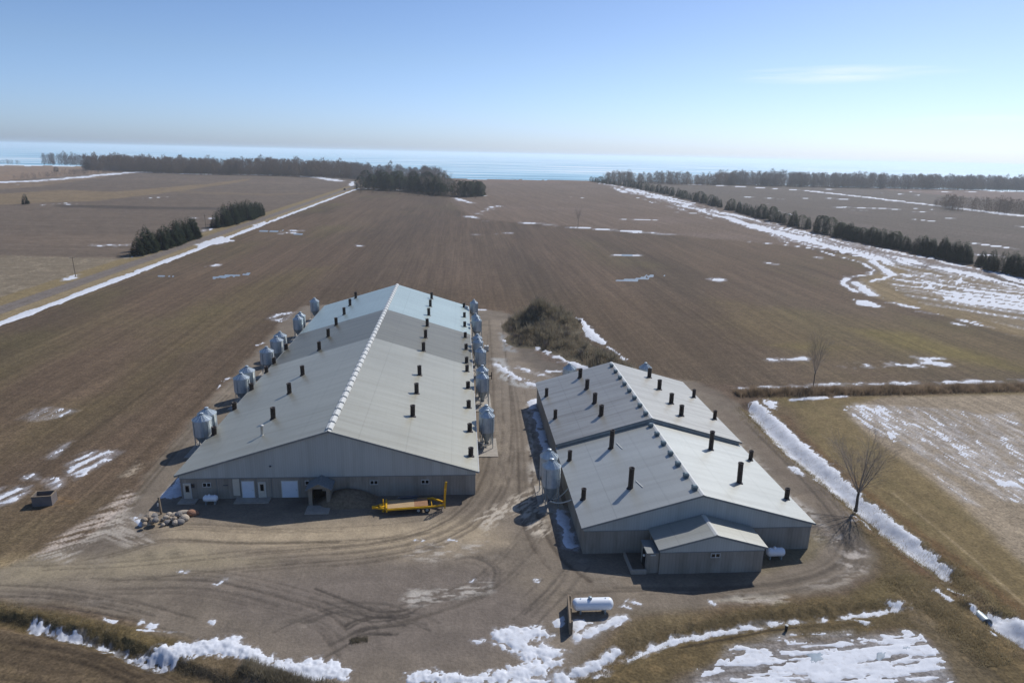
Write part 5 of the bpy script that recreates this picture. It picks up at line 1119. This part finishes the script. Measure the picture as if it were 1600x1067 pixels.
# far bare woods: every stem and crown is a set of thin blades
def wood(name, strips, n, h, mats, lab, seed, cell=1.0, depth=40, hv=.2, kind='stuff', nt=90, kx=1.0):
    rs = np.random.RandomState(seed); tris = []
    q = pw(strips); L = np.concatenate([[0], np.cumsum(np.hypot(*np.diff(q, axis=0).T))])
    for i in range(n):
        t = rs.rand()*L[-1]; dp = rs.rand()*depth; x = np.interp(t, L, q[:, 0])+dp*.1; y = np.interp(t, L, q[:, 1])+dp
        hh = h*(1+hv*(float(vnoise(np.array(t/38.), np.array(seed*1.7)))*1.4-.7)+rs.uniform(-.2, .12)+(.22 if rs.rand() < .06 else 0)); lean = rs.uniform(-.03, .03)
        k = nt; z = (.03+.97*rs.rand(k)**.9); a = rs.rand(k)*2*np.pi
        R = hh*.23*np.sin(np.pi*np.clip(z, .25, 1)**.8)**.6+.5; rad = R*np.sqrt(rs.rand(k))
        c = np.stack([x+rad*np.cos(a)+lean*z*hh, y+rad*np.sin(a), z*hh*.95], 1)
        ln = (1.2+2.0*rs.rand(k))*hh/20; d = np.stack([np.cos(a)*.5+rs.randn(k)*.15, np.sin(a)*.5, np.full(k, .9)], 1)
        w = np.stack([np.ones(k)*.24*kx, rs.randn(k)*.05, np.zeros(k)], 1)*hh/20
        tris.append(np.stack([c-w, c+w, c+d*ln[:, None]], 1))
        tw = .22*hh/20*(1 if rs.rand() < .8 else 1.6); T = np.array([[[x-tw, y, -1], [x+tw, y, -1], [x+lean*hh, y, hh*.9]], [[x, y-tw, -1], [x, y+tw, -1], [x+lean*hh, y, hh*.9]]]); tris.append(T)
    me = tri_mesh(name, np.concatenate(tris), mats); return tag(link(name, me), lab, 'woods', None, kind)
wood('woods', [(66,257),(100,258),(132,259)], 60, 23, FARTWIG2, 'open row of pale grey bare trees at the left end of the far woods', 1, depth=25, nt=100)
wood('woods', [(128,266),(200,269),(300,273),(420,275),(560,280)], 760, 25, FARTWIG, 'long belt of bare brown woods between the left fields and the lake', 2, depth=90, nt=120)
wood('woods', [(545,281),(600,284),(650,288),(690,292)], 150, 23, FARTWIG2, 'bare trees rising behind the evergreen copse at the end of the road', 3, depth=70, nt=100)
wood('woods', [(945,285),(960,285),(1060,289),(1150,290)], 260, 19, FARTWIG, 'thinner bare trees along the lake behind the windbreak', 4, depth=40, hv=.35, nt=80)
wood('woods', [(1140,290),(1250,293),(1400,296),(1600,299),(1800,303)], 900, 23, FARTWIG2, 'long belt of bare grey woods between the right fields and the lake', 5, depth=90, nt=120)
wood('woods', [(1500,331),(1560,334),(1620,338),(1760,350)], 150, 13, FARTWIG, 'low bare grove at the right edge in the middle distance', 6, depth=60, nt=90)
wood('undergrowth', [(1140,290),(1250,293),(1400,296),(1600,299),(1800,303)], 700, 15, FARTWIG2, 'dense young growth filling the foot of the long right hand woods', 15, depth=60, nt=80)
wood('undergrowth', [(128,266),(200,269),(300,273),(420,275),(560,280)], 500, 14, FARTWIG, 'dense young growth filling the foot of the long left hand woods', 16, depth=40, nt=80)
wood('undergrowth', [(945,285),(1060,289),(1150,290)], 200, 10, FARTWIG, 'low young growth under the thin trees behind the windbreak', 17, depth=30, nt=70)
wood('scrub', [(1470,323),(1500,329)], 40, 7, FARTWIG, 'low scrub at the left end of the right edge grove', 7, depth=20, nt=50)
wood('scrub', [(0,282),(40,279),(100,274),(150,270),(200,267)], 130, 8, FARTWIG2, 'grey scrub along the snow line in the far left corner', 8, depth=60, nt=60, hv=.5)
wood('scrub', [(-30,257),(0,256),(26,257)], 40, 8, FARTWIG, 'low dark scrub at the lake edge in the upper left corner', 9, depth=25, nt=60)
wood('scrub', [(555,302),(600,303),(680,309),(745,311)], 100, 5, FARTWIG, 'low brush at the foot of the copse', 10, depth=10, nt=50)
wood('scrub', [(750,281),(850,283),(925,284)], 60, 3, FARTWIG, 'sparse low brush along the lake bluff', 11, depth=30, nt=30)
# brush and dead grass, blades scattered over an area
def blades(name, fn, n, hmin, hmax, w, m, lab, cat, seed, lean=.5):
    rs = np.random.RandomState(seed); P_ = fn(rs, n); n = len(P_); a = rs.rand(n)*2*np.pi; hh = rs.uniform(hmin, hmax, n)*P_[:, 3]
    d = np.stack([np.cos(a)*lean*rs.rand(n), np.sin(a)*lean*rs.rand(n), np.ones(n)], 1)*hh[:, None]; b_ = rs.rand(n)*2*np.pi; ww = np.stack([np.cos(b_), np.sin(b_), np.zeros(n)], 1)*w/2
    c = P_[:, :3]; return tag(link(name, tri_mesh(name, np.stack([c-ww, c+ww, c+d], 1), m)), lab, cat, None, 'stuff')
Zi_s = {}
def ground_z(x, y):
    """height of the ground sheet below (x, y)"""
    d = np.stack([x, y, np.zeros_like(x)], -1)-np.array([0, 0, H]); z = d@fwd; u = 800+FPX*(d@cR)/z; v = 533.5-FPX*(d@cU)/z
    s = v-hor(u); ci = np.clip(((u-US[0])/2).round().astype(int), 0, NC-1); ri = np.clip(np.searchsorted(SS, s), 0, NR-1); return Zg[ri, ci]
def strip_fn(pts, w, world=False, dens=.5, sc=2.0, seed=0):
    q = np.array(pts) if world else pw(pts); L = np.concatenate([[0], np.cumsum(np.hypot(*np.diff(q, axis=0).T))])
    def f(rs, n):
        t = rs.rand(n)*L[-1]; o = rs.randn(n)*w/2; x = np.interp(t, L, q[:, 0]); y = np.interp(t, L, q[:, 1]); x2 = np.interp(t+.5, L, q[:, 0]); y2 = np.interp(t+.5, L, q[:, 1])
        dx, dy = x2-x, y2-y; l = np.hypot(dx, dy)+1e-9; x = x-dy/l*o; y = y+dx/l*o
        k = fbm(x/sc, y/sc, seed+9, 3); keep = k > (-.9+dens*1.0); x, y, o, k = x[keep], y[keep], o[keep], k[keep]
        return np.stack([x, y, ground_z(x, y)-.02, (.75+.5*k)*np.exp(-(o/w)**2*.5)+.1], 1)
    return f
blades('hedgerow', strip_fn([(1150,616),(1230,614),(1400,612),(1600,607),(1800,602)], 1.9, dens=.15), 42000, .7, 2.0, .07, BRUSH, 'ragged brown hedgerow of brush running to the right edge', 'hedge', 1, .6)
blades('dead_grass', strip_fn(D_RIGHT, 3.4, dens=.5, sc=1.2), 32000, .15, .5, .05, DRYG, 'tan dead grass on the banks of the snow filled ditch', 'grass', 2, .9)
blades('dead_grass', strip_fn([(-60,950),(0,952),(100,972),(200,1003),(300,1040),(400,1075)], 1.6, dens=.45, sc=1.0), 20000, .06, .2, .045, DRYG, 'brown dead grass along the bottom left ditch', 'grass', 3, .9)
blades('dead_grass', strip_fn([(900,1066),(990,1010),(1060,985),(1200,958),(1300,948),(1390,940),(1420,970),(1380,976),(1250,985)], 1.8, dens=.45, sc=1.0), 26000, .06, .2, .045, DRYG, 'brown grass on the bank between yard and snowy field', 'grass', 4, .9)
blades('dead_grass', strip_fn([(1390,900),(1440,940),(1500,985),(1560,1040)], 2.6, dens=.5, sc=1.0), 12000, .12, .4, .045, DRYG, 'pale dry grass on the track by the culvert', 'grass', 5, .9)
blades('weeds', strip_fn([(380,1040),(430,1058),(480,1075),(560,1090)], 1.0, dens=.3, sc=1.0), 12000, .3, .9, .05, BRUSH2, 'dark weeds on the bank below the big snow pile', 'weeds', 6, .8)
blades('weeds', strip_fn([(548,1002),(575,998)], .5, dens=.0, sc=1.0), 700, .15, .4, .05, BRUSH2, 'small dark clump of weeds alone on the yard', 'weeds', 7, .9)
# overgrown mound between yard and field
mp_ = [g2(*p) for p in ((802,532),(820,548),(870,560),(915,575),(965,590),(985,575),(955,545),(920,515),(900,495),(880,487),(850,484),(820,500))]
def mound_h(x, y):
    h = np.zeros_like(x)
    for u, v, r, a in ((840,512,6.5,7.0), (856,507,7.5,4.6), (850,530,6,3.0), (880,540,6,2.2), (912,554,5.5,1.7), (942,568,5,1.5), (828,532,5,2.6), (968,578,4,1.2)):
        cx, cy = g2(u, v); h = np.maximum(h, a*np.exp(-(((x-cx)/r)**2+((y-cy)/(r*1.25))**2)*1.5))
    return h*(1+.25*fbm(x/3, y/3, 91, 3))
b = MB(); xs = np.linspace(5, 52, 70); ys = np.linspace(115, 235, 120); XX, YY = np.meshgrid(xs, ys); ZZ = mound_h(XX, YY)-.25
b.add(np.stack([XX, YY, ZZ], -1).reshape(-1, 3).tolist(), [(i*70+j, i*70+j+1, (i+1)*70+j+1, (i+1)*70+j) for i in range(119) for j in range(69) if ZZ[i:i+2, j:j+2].max() > -.1], True)
tag(b.build('earth_mound', mat('mound_soil', L3(104,96,80), .95, var=.35, sc=.4, spec=.08)), 'brush covered earth mound between the lane and the big field', 'mound')
def mound_fn(thr, pr=1.0):
    def f(rs, n):
        x = rs.uniform(5, 50, n*3); y = rs.uniform(118, 232, n*3); h = mound_h(x, y); k = (h > thr) & (rs.rand(n*3) < .3+h/4); x, y, h = x[k][:n], y[k][:n], h[k][:n]
        c = fbm(x/2.2, y/2.2, 95, 3); return np.stack([x, y, h-.3, .8+.9*np.clip(c, -.5, 1)], 1)
    return f
blades('thicket', mound_fn(.5), 60000, .5, 1.9, .10, BRUSH2, 'dense olive grey thicket covering the mound behind the short barn', 'thicket', 8, .9)
blades('thicket', mound_fn(.35), 26000, .5, 1.5, .08, BRUSH, 'brown brush fringing the mound', 'brush', 9, .9)
def shrubs(name, n, hmin, hmax, m, lab, seed, thr=.6, nt=55):
    rs = np.random.RandomState(seed); P_ = mound_fn(thr)(rs, n); out = []
    for x, y, z, k_ in P_:
        hh = rs.uniform(hmin, hmax); k = nt; a = rs.rand(k)*6.283; l = rs.rand(k)**.6; tilt = .15+.75*rs.rand(k)
        d = np.stack([np.cos(a)*tilt, np.sin(a)*tilt, np.ones(k)], 1); d /= np.linalg.norm(d, axis=1)[:, None]
        st = np.stack([x+rs.randn(k)*.25, y+rs.randn(k)*.25, np.full(k, z)], 1)+d*(hh*.45*rs.rand(k))[:, None]; e = st+d*(hh*(.3+.5*l))[:, None]
        b_ = rs.rand(k)*6.283; w = np.stack([np.cos(b_), np.sin(b_), np.zeros(k)], 1)*.06; out.append(np.stack([st-w, st+w, e], 1))
    return tag(link(name, tri_mesh(name, np.concatenate(out), m)), lab, 'thicket', None, 'stuff')
shrubs('bushes', 230, 1.6, 3.6, BRUSH2, 'tall tangled grey shrubs standing up from the mound behind the short barn', 21, 1.0)
shrubs('bushes', 160, 1.0, 2.2, TWIG, 'pale bare bushes along the low right tail of the mound', 22, .5)
# ------------------------------------------------------------------ air
hz = MB().box(-46000, 46000, -900, 51000, -34.5, 62).build('haze', None or bpy.data.materials.new('haze_air'))
m = hz.data.materials[0]; m.use_nodes = True; t = m.node_tree; t.nodes.clear(); o_ = t.nodes.new('ShaderNodeOutputMaterial'); pv = t.nodes.new('ShaderNodeVolumePrincipled')
pv.inputs['Color'].default_value = (.86, .95, 1, 1); pv.inputs['Density'].default_value = 1.15e-4; pv.inputs['Anisotropy'].default_value = .35
t.links.new(pv.outputs[0], o_.inputs['Volume']); tag(hz, kind='stuff')
